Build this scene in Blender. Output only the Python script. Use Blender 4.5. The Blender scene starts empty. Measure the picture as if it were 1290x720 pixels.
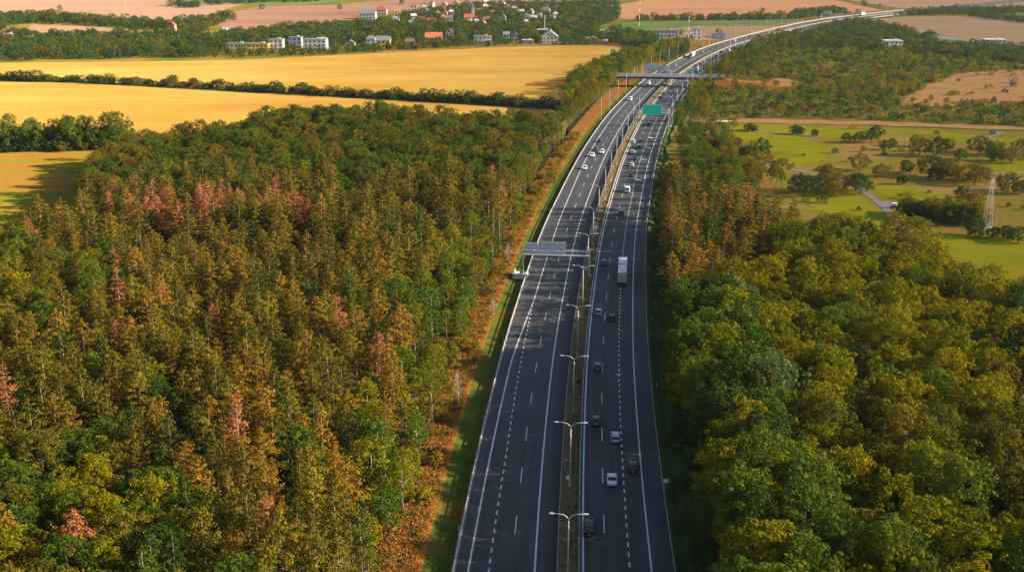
import bpy, math, random
import numpy as np
from mathutils import Vector, Matrix, geometry as mgeo

random.seed(7)
rng = np.random.default_rng(11)
SC = bpy.context.scene
COL = SC.collection
R_ = math.radians

# ------------------------------------------------------------------ camera model (used to survey positions)
FPX, PITCH, CAMH = 1413.0, R_(17.4), 95.3
SP, CP = math.sin(PITCH), math.cos(PITCH)


def G(px, py, z=0.0):
    """point of the level plane at height z that the photograph shows at (px, py) of 1290 x 720"""
    a = (px - 645) / FPX
    b = (360 - py) / FPX
    t = (CAMH - z) / (SP - b * CP)
    return a * t, (CP + b * SP) * t


def proj(x, y, z=0.0):
    zc = y * CP + (CAMH - z) * SP
    if zc < 1:
        return -9999, -9999, 0
    v = y * SP - (CAMH - z) * CP
    return 645 + FPX * x / zc, 360 - FPX * v / zc, FPX / zc


# ------------------------------------------------------------------ object helpers
def link(o):
    COL.objects.link(o)
    return o


def tag(o, label=None, cat=None, group=None, kind=None):
    if label: o['label'] = label
    if cat: o['category'] = cat
    if group: o['group'] = group
    if kind: o['kind'] = kind
    return o


def empty(name, loc=(0, 0, 0), rz=0.0):
    o = bpy.data.objects.new(name, None)
    o.location = loc
    o.rotation_euler = (0, 0, rz)
    o.empty_display_size = 0.3
    return link(o)


def mesh_obj(name, me, parent=None, loc=None, dolink=True):
    o = bpy.data.objects.new(name, me)
    if dolink:
        link(o)
    if parent is not None:
        o.parent = parent
    if loc is not None:
        o.location = loc
    return o


def mk_mesh(name, verts, faces, mat=None, smooth=False):
    me = bpy.data.meshes.new(name)
    me.from_pydata([tuple(v) for v in verts], [], faces)
    mats = mat if isinstance(mat, (list, tuple)) else ([mat] if mat else [])
    for m in mats:
        me.materials.append(m)
    if smooth:
        me.polygons.foreach_set('use_smooth', [True] * len(me.polygons))
    me.update()
    return me


def np_mesh(name, V, k, mat):
    """V: (n*k,3) loose polygons of k corners"""
    n = len(V) // k
    me = bpy.data.meshes.new(name)
    me.vertices.add(len(V))
    me.vertices.foreach_set('co', np.asarray(V, dtype=np.float32).ravel())
    me.loops.add(n * k)
    me.loops.foreach_set('vertex_index', np.arange(n * k, dtype=np.int32))
    me.polygons.add(n)
    me.polygons.foreach_set('loop_start', np.arange(0, n * k, k, dtype=np.int32))
    me.update(calc_edges=True)
    me.materials.append(mat)
    return me


class MB:
    """collects simple solids into one mesh"""
    def __init__(self):
        self.v, self.f, self.m = [], [], []
        self.cur = 0

    def add(self, vs, fs):
        b = len(self.v)
        self.v += [tuple(q) for q in vs]
        self.f += [tuple(i + b for i in q) for q in fs]
        self.m += [self.cur] * len(fs)

    def box(self, c, s, rz=0.0, taper=1.0):
        cx, cy, cz = c
        hx, hy, hz = s[0] / 2, s[1] / 2, s[2] / 2
        vs = []
        ca, sa = math.cos(rz), math.sin(rz)
        for dz, k in ((-hz, 1.0), (hz, taper)):
            for dx, dy in ((-hx, -hy), (hx, -hy), (hx, hy), (-hx, hy)):
                x, y = dx * k, dy * k
                vs.append((cx + x * ca - y * sa, cy + x * sa + y * ca, cz + dz))
        self.add(vs, [(0, 3, 2, 1), (4, 5, 6, 7), (0, 1, 5, 4), (1, 2, 6, 5), (2, 3, 7, 6), (3, 0, 4, 7)])

    def tube(self, pts, rads, n=8, cap=True):
        pts = [Vector(p) for p in pts]
        if not isinstance(rads, (list, tuple)):
            rads = [rads] * len(pts)
        rings = []
        for i, p in enumerate(pts):
            d = (pts[min(i + 1, len(pts) - 1)] - pts[max(i - 1, 0)])
            if d.length < 1e-6: d = Vector((0, 0, 1))
            d.normalize()
            a = Vector((0, 1, 0)) if abs(d.y) < 0.8 else Vector((1, 0, 0))
            u = d.cross(a).normalized()
            w = d.cross(u)
            rings.append([p + (u * math.cos(2 * math.pi * k / n) + w * math.sin(2 * math.pi * k / n)) * rads[i] for k in range(n)])
        vs = [q for r in rings for q in r]
        fs = []
        for i in range(len(rings) - 1):
            for k in range(n):
                a, b = i * n + k, i * n + (k + 1) % n
                fs.append((a, a + n, b + n, b))
        if cap:
            fs.append(tuple(range(n)))
            fs.append(tuple(reversed(range((len(rings) - 1) * n, len(rings) * n))))
        self.add(vs, fs)

    def loft(self, rings, cap=True):
        n = len(rings[0])
        vs = [q for r in rings for q in r]
        fs = []
        for i in range(len(rings) - 1):
            for k in range(n):
                a, b = i * n + k, i * n + (k + 1) % n
                fs.append((a, b, b + n, a + n))
        if cap:
            fs.append(tuple(reversed(range(n))))
            fs.append(tuple(range((len(rings) - 1) * n, len(rings) * n)))
        self.add(vs, fs)

    def mesh(self, name, mat, smooth=False):
        me = mk_mesh(name, self.v, self.f, mat, smooth)
        if isinstance(mat, (list, tuple)) and len(mat) > 1:
            me.polygons.foreach_set('material_index', self.m)
        return me

    def build(self, name, mat, parent=None, smooth=False):
        return mesh_obj(name, self.mesh(name, mat, smooth), parent)


def copy_tree(o, parent=None, loc=None, rz=None):
    c = o.copy()
    link(c)
    c.parent = parent
    if loc is not None: c.location = loc
    if rz is not None: c.rotation_euler = (0, 0, rz)
    for ch in KIDS.get(o.name, []):
        copy_tree(ch, c)
    KIDS[c.name] = [x for x in c.children]
    return c


KIDS = {}


def remember(o):
    ks = list(o.children)
    KIDS[o.name] = ks
    for k in ks:
        remember(k)
    return o


# ------------------------------------------------------------------ materials
def new_mat(name):
    m = bpy.data.materials.new(name)
    m.use_nodes = True
    nt = m.node_tree
    nt.nodes.clear()
    out = nt.nodes.new('ShaderNodeOutputMaterial')
    return m, nt, out


def N(nt, t, **kw):
    n = nt.nodes.new(t)
    for k, v in kw.items():
        if k in n.inputs:
            n.inputs[k].default_value = v
        else:
            setattr(n, k, v)
    return n


def rgb(c):
    return (c[0], c[1], c[2], 1.0)


def simple(name, c, rough=0.6, metal=0.0, noise=0.0, nscale=3.0, spec=0.4, coat=0.0):
    m, nt, out = new_mat(name)
    b = N(nt, 'ShaderNodeBsdfPrincipled')
    b.inputs['Base Color'].default_value = rgb(c)
    b.inputs['Roughness'].default_value = rough
    b.inputs['Metallic'].default_value = metal
    b.inputs['Specular IOR Level'].default_value = spec
    b.inputs['Coat Weight'].default_value = coat
    if noise:
        tc = N(nt, 'ShaderNodeTexCoord')
        nz = N(nt, 'ShaderNodeTexNoise', Scale=nscale, Detail=6.0, Roughness=0.65)
        nt.links.new(tc.outputs['Object'], nz.inputs['Vector'])
        cr = N(nt, 'ShaderNodeValToRGB')
        cr.color_ramp.elements[0].position = 0.3
        cr.color_ramp.elements[1].position = 0.7
        cr.color_ramp.elements[0].color = rgb([q * (1 - noise) for q in c])
        cr.color_ramp.elements[1].color = rgb([min(1, q * (1 + noise)) for q in c])
        nt.links.new(nz.outputs['Fac'], cr.inputs['Fac'])
        nt.links.new(cr.outputs['Color'], b.inputs['Base Color'])
    nt.links.new(b.outputs[0], out.inputs[0])
    return m


def ground_mat(name, stops, scale=0.05, detail=8.0, fine=1.2, fine_amt=0.35, stripes=None, distort=0.6, scale_vec=(1, 1, 1), bump=0.0, rough=0.95):
    """stops: colours from a ramp driven by large noise; finer noise multiplies; stripes=(angle, period, amount)"""
    m, nt, out = new_mat(name)
    L = nt.links
    tc = N(nt, 'ShaderNodeTexCoord')
    mp = N(nt, 'ShaderNodeMapping')
    mp.inputs['Scale'].default_value = scale_vec
    L.new(tc.outputs['Object'], mp.inputs['Vector'])
    nz = N(nt, 'ShaderNodeTexNoise', Scale=scale, Detail=detail, Roughness=0.6, Distortion=distort)
    L.new(mp.outputs[0], nz.inputs['Vector'])
    cr = N(nt, 'ShaderNodeValToRGB')
    e = cr.color_ramp.elements
    lo, hi = 0.32, 0.68
    for i, c in enumerate(stops):
        pos = lo + (hi - lo) * i / max(1, len(stops) - 1)
        if i < 2:
            e[i].position = pos; e[i].color = rgb(c)
        else:
            q = e.new(pos); q.color = rgb(c)
    L.new(nz.outputs['Fac'], cr.inputs['Fac'])
    col = cr.outputs['Color']
    nf = N(nt, 'ShaderNodeTexNoise', Scale=fine, Detail=5.0, Roughness=0.7)
    L.new(tc.outputs['Object'], nf.inputs['Vector'])
    mr = N(nt, 'ShaderNodeMapRange')
    mr.inputs['From Min'].default_value = 0.3; mr.inputs['From Max'].default_value = 0.7
    mr.inputs['To Min'].default_value = 1 - fine_amt; mr.inputs['To Max'].default_value = 1 + fine_amt
    L.new(nf.outputs['Fac'], mr.inputs['Value'])
    fac = mr.outputs[0]
    if stripes:
        ang, per, amt = stripes
        m2 = N(nt, 'ShaderNodeMapping')
        m2.inputs['Rotation'].default_value = (0, 0, ang)
        L.new(tc.outputs['Object'], m2.inputs['Vector'])
        m3 = N(nt, 'ShaderNodeMapping')
        m3.inputs['Scale'].default_value = (0.06 / per, 1.0 / per, 1)
        L.new(m2.outputs[0], m3.inputs['Vector'])
        ns = N(nt, 'ShaderNodeTexNoise', Scale=1.0, Detail=4.0, Roughness=0.7)
        L.new(m3.outputs[0], ns.inputs['Vector'])
        m4 = N(nt, 'ShaderNodeMapRange')
        m4.inputs['From Min'].default_value = 0.3; m4.inputs['From Max'].default_value = 0.7
        m4.inputs['To Min'].default_value = 1 - amt; m4.inputs['To Max'].default_value = 1 + amt
        L.new(ns.outputs['Fac'], m4.inputs['Value'])
        mm = N(nt, 'ShaderNodeMath', operation='MULTIPLY')
        L.new(fac, mm.inputs[0]); L.new(m4.outputs[0], mm.inputs[1])
        fac = mm.outputs[0]
    vm = N(nt, 'ShaderNodeVectorMath', operation='SCALE')
    L.new(col, vm.inputs[0]); L.new(fac, vm.inputs['Scale'])
    b = N(nt, 'ShaderNodeBsdfDiffuse')
    b.inputs['Roughness'].default_value = 1.0
    L.new(vm.outputs[0], b.inputs['Color'])
    if bump:
        bp = N(nt, 'ShaderNodeBump')
        bp.inputs['Strength'].default_value = 1.0
        bp.inputs['Distance'].default_value = bump
        L.new(nf.outputs['Fac'], bp.inputs['Height'])
        L.new(bp.outputs[0], b.inputs['Normal'])
    L.new(b.outputs[0], out.inputs[0])
    return m


def leaf_mat(name, c1, c2, c3, transl=0.25, nscale=0.35):
    """three leaf colours mixed by a clump-sized noise and by a value drawn per tree"""
    m, nt, out = new_mat(name)
    L = nt.links
    tc = N(nt, 'ShaderNodeTexCoord')
    oi = N(nt, 'ShaderNodeObjectInfo')
    add = N(nt, 'ShaderNodeVectorMath', operation='ADD')
    vs = N(nt, 'ShaderNodeVectorMath', operation='SCALE')
    cmb = N(nt, 'ShaderNodeCombineXYZ')
    for i in range(3):
        L.new(oi.outputs['Random'], cmb.inputs[i])
    L.new(cmb.outputs[0], vs.inputs[0]); vs.inputs['Scale'].default_value = 97.0
    L.new(tc.outputs['Object'], add.inputs[0]); L.new(vs.outputs[0], add.inputs[1])
    nz = N(nt, 'ShaderNodeTexNoise', Scale=nscale, Detail=4.0, Roughness=0.75)
    L.new(add.outputs[0], nz.inputs['Vector'])
    mr = N(nt, 'ShaderNodeMapRange')
    mr.inputs['From Min'].default_value = 0.35; mr.inputs['From Max'].default_value = 0.65
    mr.inputs['To Min'].default_value = 0.0; mr.inputs['To Max'].default_value = 0.55
    L.new(nz.outputs['Fac'], mr.inputs['Value'])
    m1 = N(nt, 'ShaderNodeMath', operation='MULTIPLY_ADD')
    L.new(oi.outputs['Random'], m1.inputs[0]); m1.inputs[1].default_value = 0.6
    L.new(mr.outputs[0], m1.inputs[2])
    cr = N(nt, 'ShaderNodeValToRGB')
    e = cr.color_ramp.elements
    e[0].position = 0.12; e[0].color = rgb(c1)
    e[1].position = 0.55; e[1].color = rgb(c2)
    q = e.new(0.95); q.color = rgb(c3)
    L.new(m1.outputs[0], cr.inputs['Fac'])
    d = N(nt, 'ShaderNodeBsdfDiffuse')
    t = N(nt, 'ShaderNodeBsdfTranslucent')
    L.new(cr.outputs[0], d.inputs['Color']); L.new(cr.outputs[0], t.inputs['Color'])
    mx = N(nt, 'ShaderNodeMixShader')
    mx.inputs[0].default_value = transl
    L.new(d.outputs[0], mx.inputs[1]); L.new(t.outputs[0], mx.inputs[2])
    L.new(mx.outputs[0], out.inputs[0])
    return m


def asphalt_mat(name, c, lanes, seed=0.0):
    m, nt, out = new_mat(name)
    L = nt.links
    uv = N(nt, 'ShaderNodeUVMap')
    uv.uv_map = 'UVMap'
    mp = N(nt, 'ShaderNodeMapping')
    mp.inputs['Scale'].default_value = (0.9, 0.02, 1)
    mp.inputs['Location'].default_value = (seed, seed, 0)
    L.new(uv.outputs[0], mp.inputs['Vector'])
    n1 = N(nt, 'ShaderNodeTexNoise', Scale=1.0, Detail=5.0, Roughness=0.7)
    L.new(mp.outputs[0], n1.inputs['Vector'])
    n2 = N(nt, 'ShaderNodeTexNoise', Scale=0.06, Detail=8.0, Roughness=0.65)
    L.new(uv.outputs[0], n2.inputs['Vector'])
    n3 = N(nt, 'ShaderNodeTexNoise', Scale=6.0, Detail=3.0, Roughness=0.8)
    L.new(uv.outputs[0], n3.inputs['Vector'])
    fac = None
    for nn, amt in ((n1, 0.30), (n2, 0.2), (n3, 0.16)):
        r = N(nt, 'ShaderNodeMapRange')
        r.inputs['From Min'].default_value = 0.3; r.inputs['From Max'].default_value = 0.7
        r.inputs['To Min'].default_value = 1 - amt; r.inputs['To Max'].default_value = 1 + amt
        L.new(nn.outputs['Fac'], r.inputs['Value'])
        if fac is None:
            fac = r.outputs[0]
        else:
            mm = N(nt, 'ShaderNodeMath', operation='MULTIPLY')
            L.new(fac, mm.inputs[0]); L.new(r.outputs[0], mm.inputs[1])
            fac = mm.outputs[0]
    # paved panels laid at different dates
    sp = N(nt, 'ShaderNodeSeparateXYZ')
    L.new(uv.outputs[0], sp.inputs[0])
    dv = N(nt, 'ShaderNodeMath', operation='MULTIPLY'); dv.inputs[1].default_value = 1 / 83.0
    L.new(sp.outputs[1], dv.inputs[0])
    fl = N(nt, 'ShaderNodeMath', operation='FLOOR'); L.new(dv.outputs[0], fl.inputs[0])
    wn = N(nt, 'ShaderNodeTexWhiteNoise', noise_dimensions='1D'); L.new(fl.outputs[0], wn.inputs['W'])
    r = N(nt, 'ShaderNodeMapRange')
    r.inputs['To Min'].default_value = 0.93; r.inputs['To Max'].default_value = 1.07
    L.new(wn.outputs['Value'], r.inputs['Value'])
    mm = N(nt, 'ShaderNodeMath', operation='MULTIPLY')
    L.new(fac, mm.inputs[0]); L.new(r.outputs[0], mm.inputs[1])
    vm = N(nt, 'ShaderNodeVectorMath', operation='SCALE')
    vm.inputs[0].default_value = c
    L.new(mm.outputs[0], vm.inputs['Scale'])
    b = N(nt, 'ShaderNodeBsdfPrincipled')
    L.new(vm.outputs[0], b.inputs['Base Color'])
    b.inputs['Roughness'].default_value = 0.75
    b.inputs['Specular IOR Level'].default_value = 0.3
    L.new(b.outputs[0], out.inputs[0])
    return m


M = {}
# leaves
M['pine_olive'] = leaf_mat('pine_olive', (0.045, 0.054, 0.008), (0.125, 0.108, 0.011), (0.215, 0.150, 0.013), 0.15)
M['pine_brown'] = leaf_mat('pine_brown', (0.090, 0.067, 0.010), (0.195, 0.118, 0.013), (0.29, 0.150, 0.018), 0.15)
M['pine_green'] = leaf_mat('pine_green', (0.026, 0.050, 0.010), (0.060, 0.082, 0.011), (0.115, 0.112, 0.012), 0.15)
M['pine_rust'] = leaf_mat('pine_rust', (0.22, 0.085, 0.026), (0.38, 0.13, 0.042), (0.47, 0.175, 0.065), 0.15)
M['oak_gold'] = leaf_mat('oak_gold', (0.080, 0.095, 0.006), (0.175, 0.165, 0.006), (0.27, 0.215, 0.008))
M['far_green'] = leaf_mat('far_green', (0.028, 0.062, 0.026), (0.055, 0.10, 0.036), (0.10, 0.14, 0.045))
M['oak_blue'] = leaf_mat('oak_blue', (0.035, 0.075, 0.026), (0.08, 0.13, 0.040), (0.13, 0.17, 0.055))
M['oak_edge_shade'] = leaf_mat('oak_edge_shade', (0.018, 0.040, 0.010), (0.040, 0.068, 0.011), (0.075, 0.092, 0.011))  # self-shadow of the forest edge put into the leaf colour
M['oak_green'] = leaf_mat('oak_green', (0.034, 0.072, 0.012), (0.075, 0.118, 0.012), (0.135, 0.160, 0.013))
M['oak_olive'] = leaf_mat('oak_olive', (0.055, 0.068, 0.012), (0.125, 0.116, 0.013), (0.20, 0.135, 0.015))
M['young'] = leaf_mat('young', (0.085, 0.115, 0.008), (0.175, 0.180, 0.009), (0.26, 0.200, 0.011))
M['fresh'] = leaf_mat('fresh', (0.055, 0.12, 0.012), (0.085, 0.15, 0.015), (0.12, 0.17, 0.015))
M['bush_dark'] = leaf_mat('bush_dark', (0.024, 0.052, 0.018), (0.050, 0.082, 0.020), (0.085, 0.105, 0.020))
M['bush_olive'] = leaf_mat('bush_olive', (0.065, 0.075, 0.017), (0.135, 0.118, 0.020), (0.21, 0.14, 0.026))
M['scrub_green'] = leaf_mat('scrub_green', (0.050, 0.100, 0.013), (0.11, 0.165, 0.016), (0.19, 0.205, 0.018))
M['scrub_olive'] = leaf_mat('scrub_olive', (0.085, 0.110, 0.014), (0.17, 0.175, 0.016), (0.29, 0.19, 0.022))
M['bush_gold'] = leaf_mat('bush_gold', (0.14, 0.11, 0.012), (0.24, 0.15, 0.014), (0.32, 0.17, 0.02))
M['bush_pink'] = leaf_mat('bush_pink', (0.16, 0.10, 0.07), (0.23, 0.14, 0.10), (0.28, 0.17, 0.12))
M['drygrass'] = leaf_mat('drygrass', (0.30, 0.14, 0.03), (0.42, 0.18, 0.04), (0.30, 0.22, 0.035), 0.3)
# wood and solids
M['bark_pine'] = simple('bark_pine', (0.30, 0.20, 0.14), 0.9, noise=0.4, nscale=2.0)
M['bark_pale'] = simple('bark_pale', (0.42, 0.35, 0.29), 0.9, noise=0.3, nscale=2.0)
M['bark_dark'] = simple('bark_dark', (0.10, 0.075, 0.055), 0.9, noise=0.4, nscale=2.0)
M['paint_line'] = simple('paint_line', (0.58, 0.58, 0.57), 0.6, noise=0.18, nscale=1.3)
M['galv'] = simple('galv', (0.50, 0.52, 0.54), 0.5, 0.0, noise=0.15, nscale=1.0)
M['galv_pale'] = simple('galv_pale', (0.52, 0.52, 0.51), 0.5, 0.1, noise=0.1)
M['concrete'] = simple('concrete', (0.27, 0.26, 0.245), 0.9, noise=0.25, nscale=0.6)
M['concrete_dark'] = simple('concrete_dark', (0.17, 0.16, 0.155), 0.9, noise=0.3, nscale=0.4)
M['concrete_pale'] = simple('concrete_pale', (0.62, 0.59, 0.54), 0.9, noise=0.15, nscale=0.5)
M['glass_dark'] = simple('glass_dark', (0.012, 0.015, 0.020), 0.08, spec=0.6)
M['tyre'] = simple('tyre', (0.015, 0.015, 0.016), 0.85)
M['rim'] = simple('rim', (0.35, 0.35, 0.37), 0.35, 0.8)
M['red_lens'] = simple('red_lens', (0.35, 0.012, 0.010), 0.2)
M['clear_lens'] = simple('clear_lens', (0.65, 0.66, 0.68), 0.15)
M['plate'] = simple('plate', (0.7, 0.7, 0.68), 0.5)
M['black_plastic'] = simple('black_plastic', (0.02, 0.02, 0.022), 0.6)
M['sign_green'] = simple('sign_green', (0.0, 0.68, 0.46), 0.45)
M['sign_white'] = simple('sign_white', (0.78, 0.80, 0.80), 0.45)
M['sign_red'] = simple('sign_red', (0.55, 0.03, 0.02), 0.45)
M['sign_back'] = simple('sign_back', (0.55, 0.58, 0.62), 0.5, 0.0, noise=0.15, nscale=2)
M['mast_red'] = simple('mast_red', (0.55, 0.09, 0.05), 0.6)


# ------------------------------------------------------------------ the road's line
_ky = np.array([-2000, -200, 100, 154, 187, 253, 290, 328, 378, 402, 463, 517, 592, 626, 708, 768, 838, 907, 931, 1005, 1099, 1205, 1294, 1375, 1476, 1700, 2500, 9000], float)
_kx = np.array([-100, -8, 8.3, 11, 13, 18, 22, 26, 32, 36, 45, 54, 68, 75, 94.5, 109.5, 131, 154, 163, 191.5, 239, 296.5, 350, 412.5, 505, 730, 1500, 7800], float)
_gy = np.arange(-1800, 8800, 5.0)
_gx = np.interp(_gy, _ky, _kx)
_kk = np.exp(-0.5 * (np.arange(-16, 17) * 5 / 26.0) ** 2)
_kk /= _kk.sum()
_gx2 = np.convolve(_gx, _kk, 'same')
_gx2[:20] = _gx[:20]; _gx2[-20:] = _gx[-20:]
_gs = np.gradient(_gx2, _gy)
_arc = np.concatenate([[0], np.cumsum(np.hypot(np.diff(_gx2), np.diff(_gy)))])


def RX(y): return float(np.interp(y, _gy, _gx2))
def RS(y): return float(np.interp(y, _gy, _gs))
def ARC(y): return float(np.interp(y, _gy, _arc))
def YARC(s): return float(np.interp(s, _arc, _gy))


def P(y, off):
    s = RS(y)
    q = math.hypot(1, s)
    return RX(y) + off / q, y - off * s / q


def offset_of(x, y):
    s = RS(y)
    return (x - RX(y)) / math.hypot(1, s)


def heading(y):
    return -math.atan(RS(y))


def yrange(y0, y1):
    out, y = [], y0
    while y < y1:
        out.append(y)
        y += 4 if y < 700 else (8 if y < 1600 else 40)
    out.append(y1)
    return out


def fn(o):
    return o if callable(o) else (lambda y: o)


def itp(*pts):
    ys = [p[0] for p in pts]; xs = [p[1] for p in pts]
    return lambda y: float(np.interp(y, ys, xs))


def strip_into(V, Fc, U, o0, o1, y0, y1, z, ncol=1):
    o0, o1 = fn(o0), fn(o1)
    b0 = len(V)
    ys = yrange(y0, y1)
    for y in ys:
        a, b = o0(y), o1(y)
        for c in range(ncol + 1):
            o = a + (b - a) * c / ncol
            x, yy = P(y, o)
            V.append((x, yy, z)); U.append((o, ARC(y)))
    w = ncol + 1
    for i in range(len(ys) - 1):
        for c in range(ncol):
            k = b0 + i * w + c
            Fc.append((k, k + 1, k + w + 1, k + w))


def finish_uv(name, V, Fc, U, mat, parent=None):
    me = mk_mesh(name, V, Fc, mat)
    uvl = me.uv_layers.new(name='UVMap')
    idx = np.empty(len(me.loops), dtype=np.int32)
    me.loops.foreach_get('vertex_index', idx)
    uvl.data.foreach_set('uv', np.asarray(U, dtype=np.float32)[idx].ravel())
    return mesh_obj(name, me, parent)


def strip(name, o0, o1, y0, y1, z, mat, ncol=1):
    V, Fc, U = [], [], []
    strip_into(V, Fc, U, o0, o1, y0, y1, z, ncol)
    return tag(finish_uv(name, V, Fc, U, mat), kind='structure')


# ------------------------------------------------------------------ ground
M['ground'] = ground_mat('ground', [(0.09, 0.115, 0.016), (0.14, 0.14, 0.020), (0.26, 0.16, 0.038), (0.11, 0.13, 0.018)], 0.02, fine=0.8, fine_amt=0.4)
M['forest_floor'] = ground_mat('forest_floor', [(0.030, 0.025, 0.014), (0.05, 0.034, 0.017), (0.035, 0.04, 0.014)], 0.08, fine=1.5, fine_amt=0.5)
M['verge'] = ground_mat('verge', [(0.14, 0.10, 0.018), (0.27, 0.115, 0.025), (0.36, 0.145, 0.040), (0.18, 0.11, 0.022)], 0.11, fine=1.6, fine_amt=0.4, bump=0.25)
M['ditch'] = ground_mat('ditch', [(0.045, 0.10, 0.016), (0.10, 0.12, 0.018), (0.19, 0.11, 0.022)], 0.15, fine=1.6, fine_amt=0.35, bump=0.2)
M['verge_green'] = ground_mat('verge_green', [(0.04, 0.085, 0.022), (0.055, 0.105, 0.026), (0.09, 0.085, 0.035)], 0.12, fine=1.6, fine_amt=0.35, bump=0.2)
M['median'] = ground_mat('median', [(0.12, 0.095, 0.055), (0.19, 0.13, 0.07), (0.12, 0.11, 0.045), (0.26, 0.14, 0.08)], 0.16, fine=2.2, fine_amt=0.5, bump=0.15)

offs = [-4000, -2500, -1500, -900, -500, -300, -150, -80, -50, -34, -30, -27.0, -25.4, -23.6, -22.0, -20.7, -19.9, -10, -4, 0, 7, 14.2, 15.2, 16.6, 18.6, 22, 30, 60, 120, 250, 500, 900, 1500, 2500, 4000]
zoff = {-25.4: -0.22, -23.6: -0.85, -22.0: -1.05, 16.6: -0.7}
ys = list(range(-400, 60, 40)) + list(range(60, 760, 8)) + list(range(760, 1700, 40)) + list(range(1700, 8001, 300))
V, Fc, MI = [], [], []
for y in ys:
    for o in offs:
        x = RX(y) + o if abs(o) > 60 else P(y, o)[0]
        yy = y if abs(o) > 60 else P(y, o)[1]
        z = zoff.get(o, 0.0)
        if y > 690: z *= max(0.0, 1 - (y - 690) / 40)
        V.append((x, yy, z - 0.10))
w = len(offs)
for i in range(len(ys) - 1):
    for c in range(w - 1):
        k = i * w + c
        Fc.append((k, k + 1, k + w + 1, k + w))
        a, b = offs[c], offs[c + 1]
        mid = (a + b) / 2
        mi = 0
        if ys[i] < 1500:
            if -34 < mid < -25.0: mi = 1
            elif -25.0 < mid < -20.0: mi = 2
            elif 14.2 < mid < 22: mi = 3
        MI.append(mi)
me = mk_mesh('ground', V, Fc, [M['ground'], M['verge'], M['ditch'], M['verge_green']])
me.polygons.foreach_set('material_index', MI)
tag(mesh_obj('ground', me), kind='structure')


def sheet(name, pts, mat, z=0.0, world=False, jitter=0.0, seg=12.0, kind='structure'):
    """flat sheet from an outline in surveyed coordinates, its edge broken up by JITTER metres"""
    W = [Vector(p) if world else Vector(G(*p)) for p in pts]
    out = []
    n = len(W)
    for i in range(n):
        a, b = W[i], W[(i + 1) % n]
        d = (b - a).length
        k = max(1, min(60, int(d / seg)))
        nrm = Vector((-(b - a).y, (b - a).x)).normalized() if d > 0 else Vector((0, 0))
        for j in range(k):
            q = a.lerp(b, j / k)
            if jitter:
                q = q + nrm * random.uniform(-jitter, jitter)
            out.append(q)
    tris = mgeo.tessellate_polygon([[Vector((q.x, q.y, 0)) for q in out]])
    me = mk_mesh(name, [(q.x, q.y, z) for q in out], [tuple(t) for t in tris], mat)
    me.update()
    # make every face look up
    me.flip_normals() if len(me.polygons) and me.polygons[0].normal.z < 0 else None
    return tag(mesh_obj(name, me), kind=kind)


M['wheat'] = ground_mat('wheat', [(0.37, 0.20, 0.034), (0.45, 0.26, 0.05), (0.52, 0.325, 0.08)], 0.012, fine=0.25, fine_amt=0.08, stripes=(R_(4), 6.0, 0.13), scale_vec=(0.4, 1, 1))
M['pasture'] = ground_mat('pasture', [(0.12, 0.15, 0.013), (0.19, 0.17, 0.016), (0.30, 0.14, 0.022), (0.13, 0.155, 0.013)], 0.035, fine=0.5, fine_amt=0.15, scale_vec=(0.35, 1, 1))
M['stubble'] = ground_mat('stubble', [(0.31, 0.19, 0.12), (0.38, 0.225, 0.145), (0.34, 0.21, 0.135)], 0.006, fine=0.1, fine_amt=0.08, stripes=(R_(-5), 22.0, 0.10), scale_vec=(0.4, 1, 1))
M['orange_field'] = ground_mat('orange_field', [(0.42, 0.19, 0.095), (0.50, 0.245, 0.125), (0.45, 0.215, 0.105)], 0.006, fine=0.1, fine_amt=0.07, stripes=(R_(12), 20.0, 0.08), scale_vec=(0.4, 1, 1))
M['brown_field'] = ground_mat('brown_field', [(0.25, 0.135, 0.09), (0.33, 0.18, 0.12), (0.28, 0.165, 0.105)], 0.006, fine=0.1, fine_amt=0.08, stripes=(R_(-8), 24.0, 0.12), scale_vec=(0.4, 1, 1))
M['tan_field'] = ground_mat('tan_field', [(0.30, 0.19, 0.115), (0.34, 0.215, 0.125), (0.28, 0.19, 0.10)], 0.01, fine=0.1, fine_amt=0.08, stripes=(R_(20), 12.0, 0.07), scale_vec=(0.5, 1, 1))
M['green_field'] = ground_mat('green_field', [(0.10, 0.16, 0.04), (0.13, 0.19, 0.045), (0.15, 0.17, 0.05)], 0.02, fine=0.3, fine_amt=0.12, stripes=(R_(3), 8.0, 0.06))
M['golf_rough'] = ground_mat('golf_rough', [(0.17, 0.14, 0.018), (0.26, 0.155, 0.036), (0.19, 0.17, 0.016), (0.33, 0.185, 0.06), (0.19, 0.17, 0.018)], 0.028, fine=0.5, fine_amt=0.2, scale_vec=(0.5, 1, 1))
M['fairway'] = ground_mat('fairway', [(0.16, 0.165, 0.010), (0.25, 0.225, 0.010), (0.21, 0.21, 0.010), (0.30, 0.235, 0.014)], 0.045, fine=0.4, fine_amt=0.12, stripes=(R_(8), 5.0, 0.08), scale_vec=(0.35, 1, 1))
M['dry_patch'] = ground_mat('dry_patch', [(0.34, 0.16, 0.05), (0.42, 0.22, 0.085), (0.28, 0.16, 0.04)], 0.05, fine=0.6, fine_amt=0.2)
M['path'] = ground_mat('path', [(0.20, 0.18, 0.18), (0.26, 0.23, 0.22), (0.22, 0.2, 0.2)], 0.1, fine=1.0, fine_amt=0.15)

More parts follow.
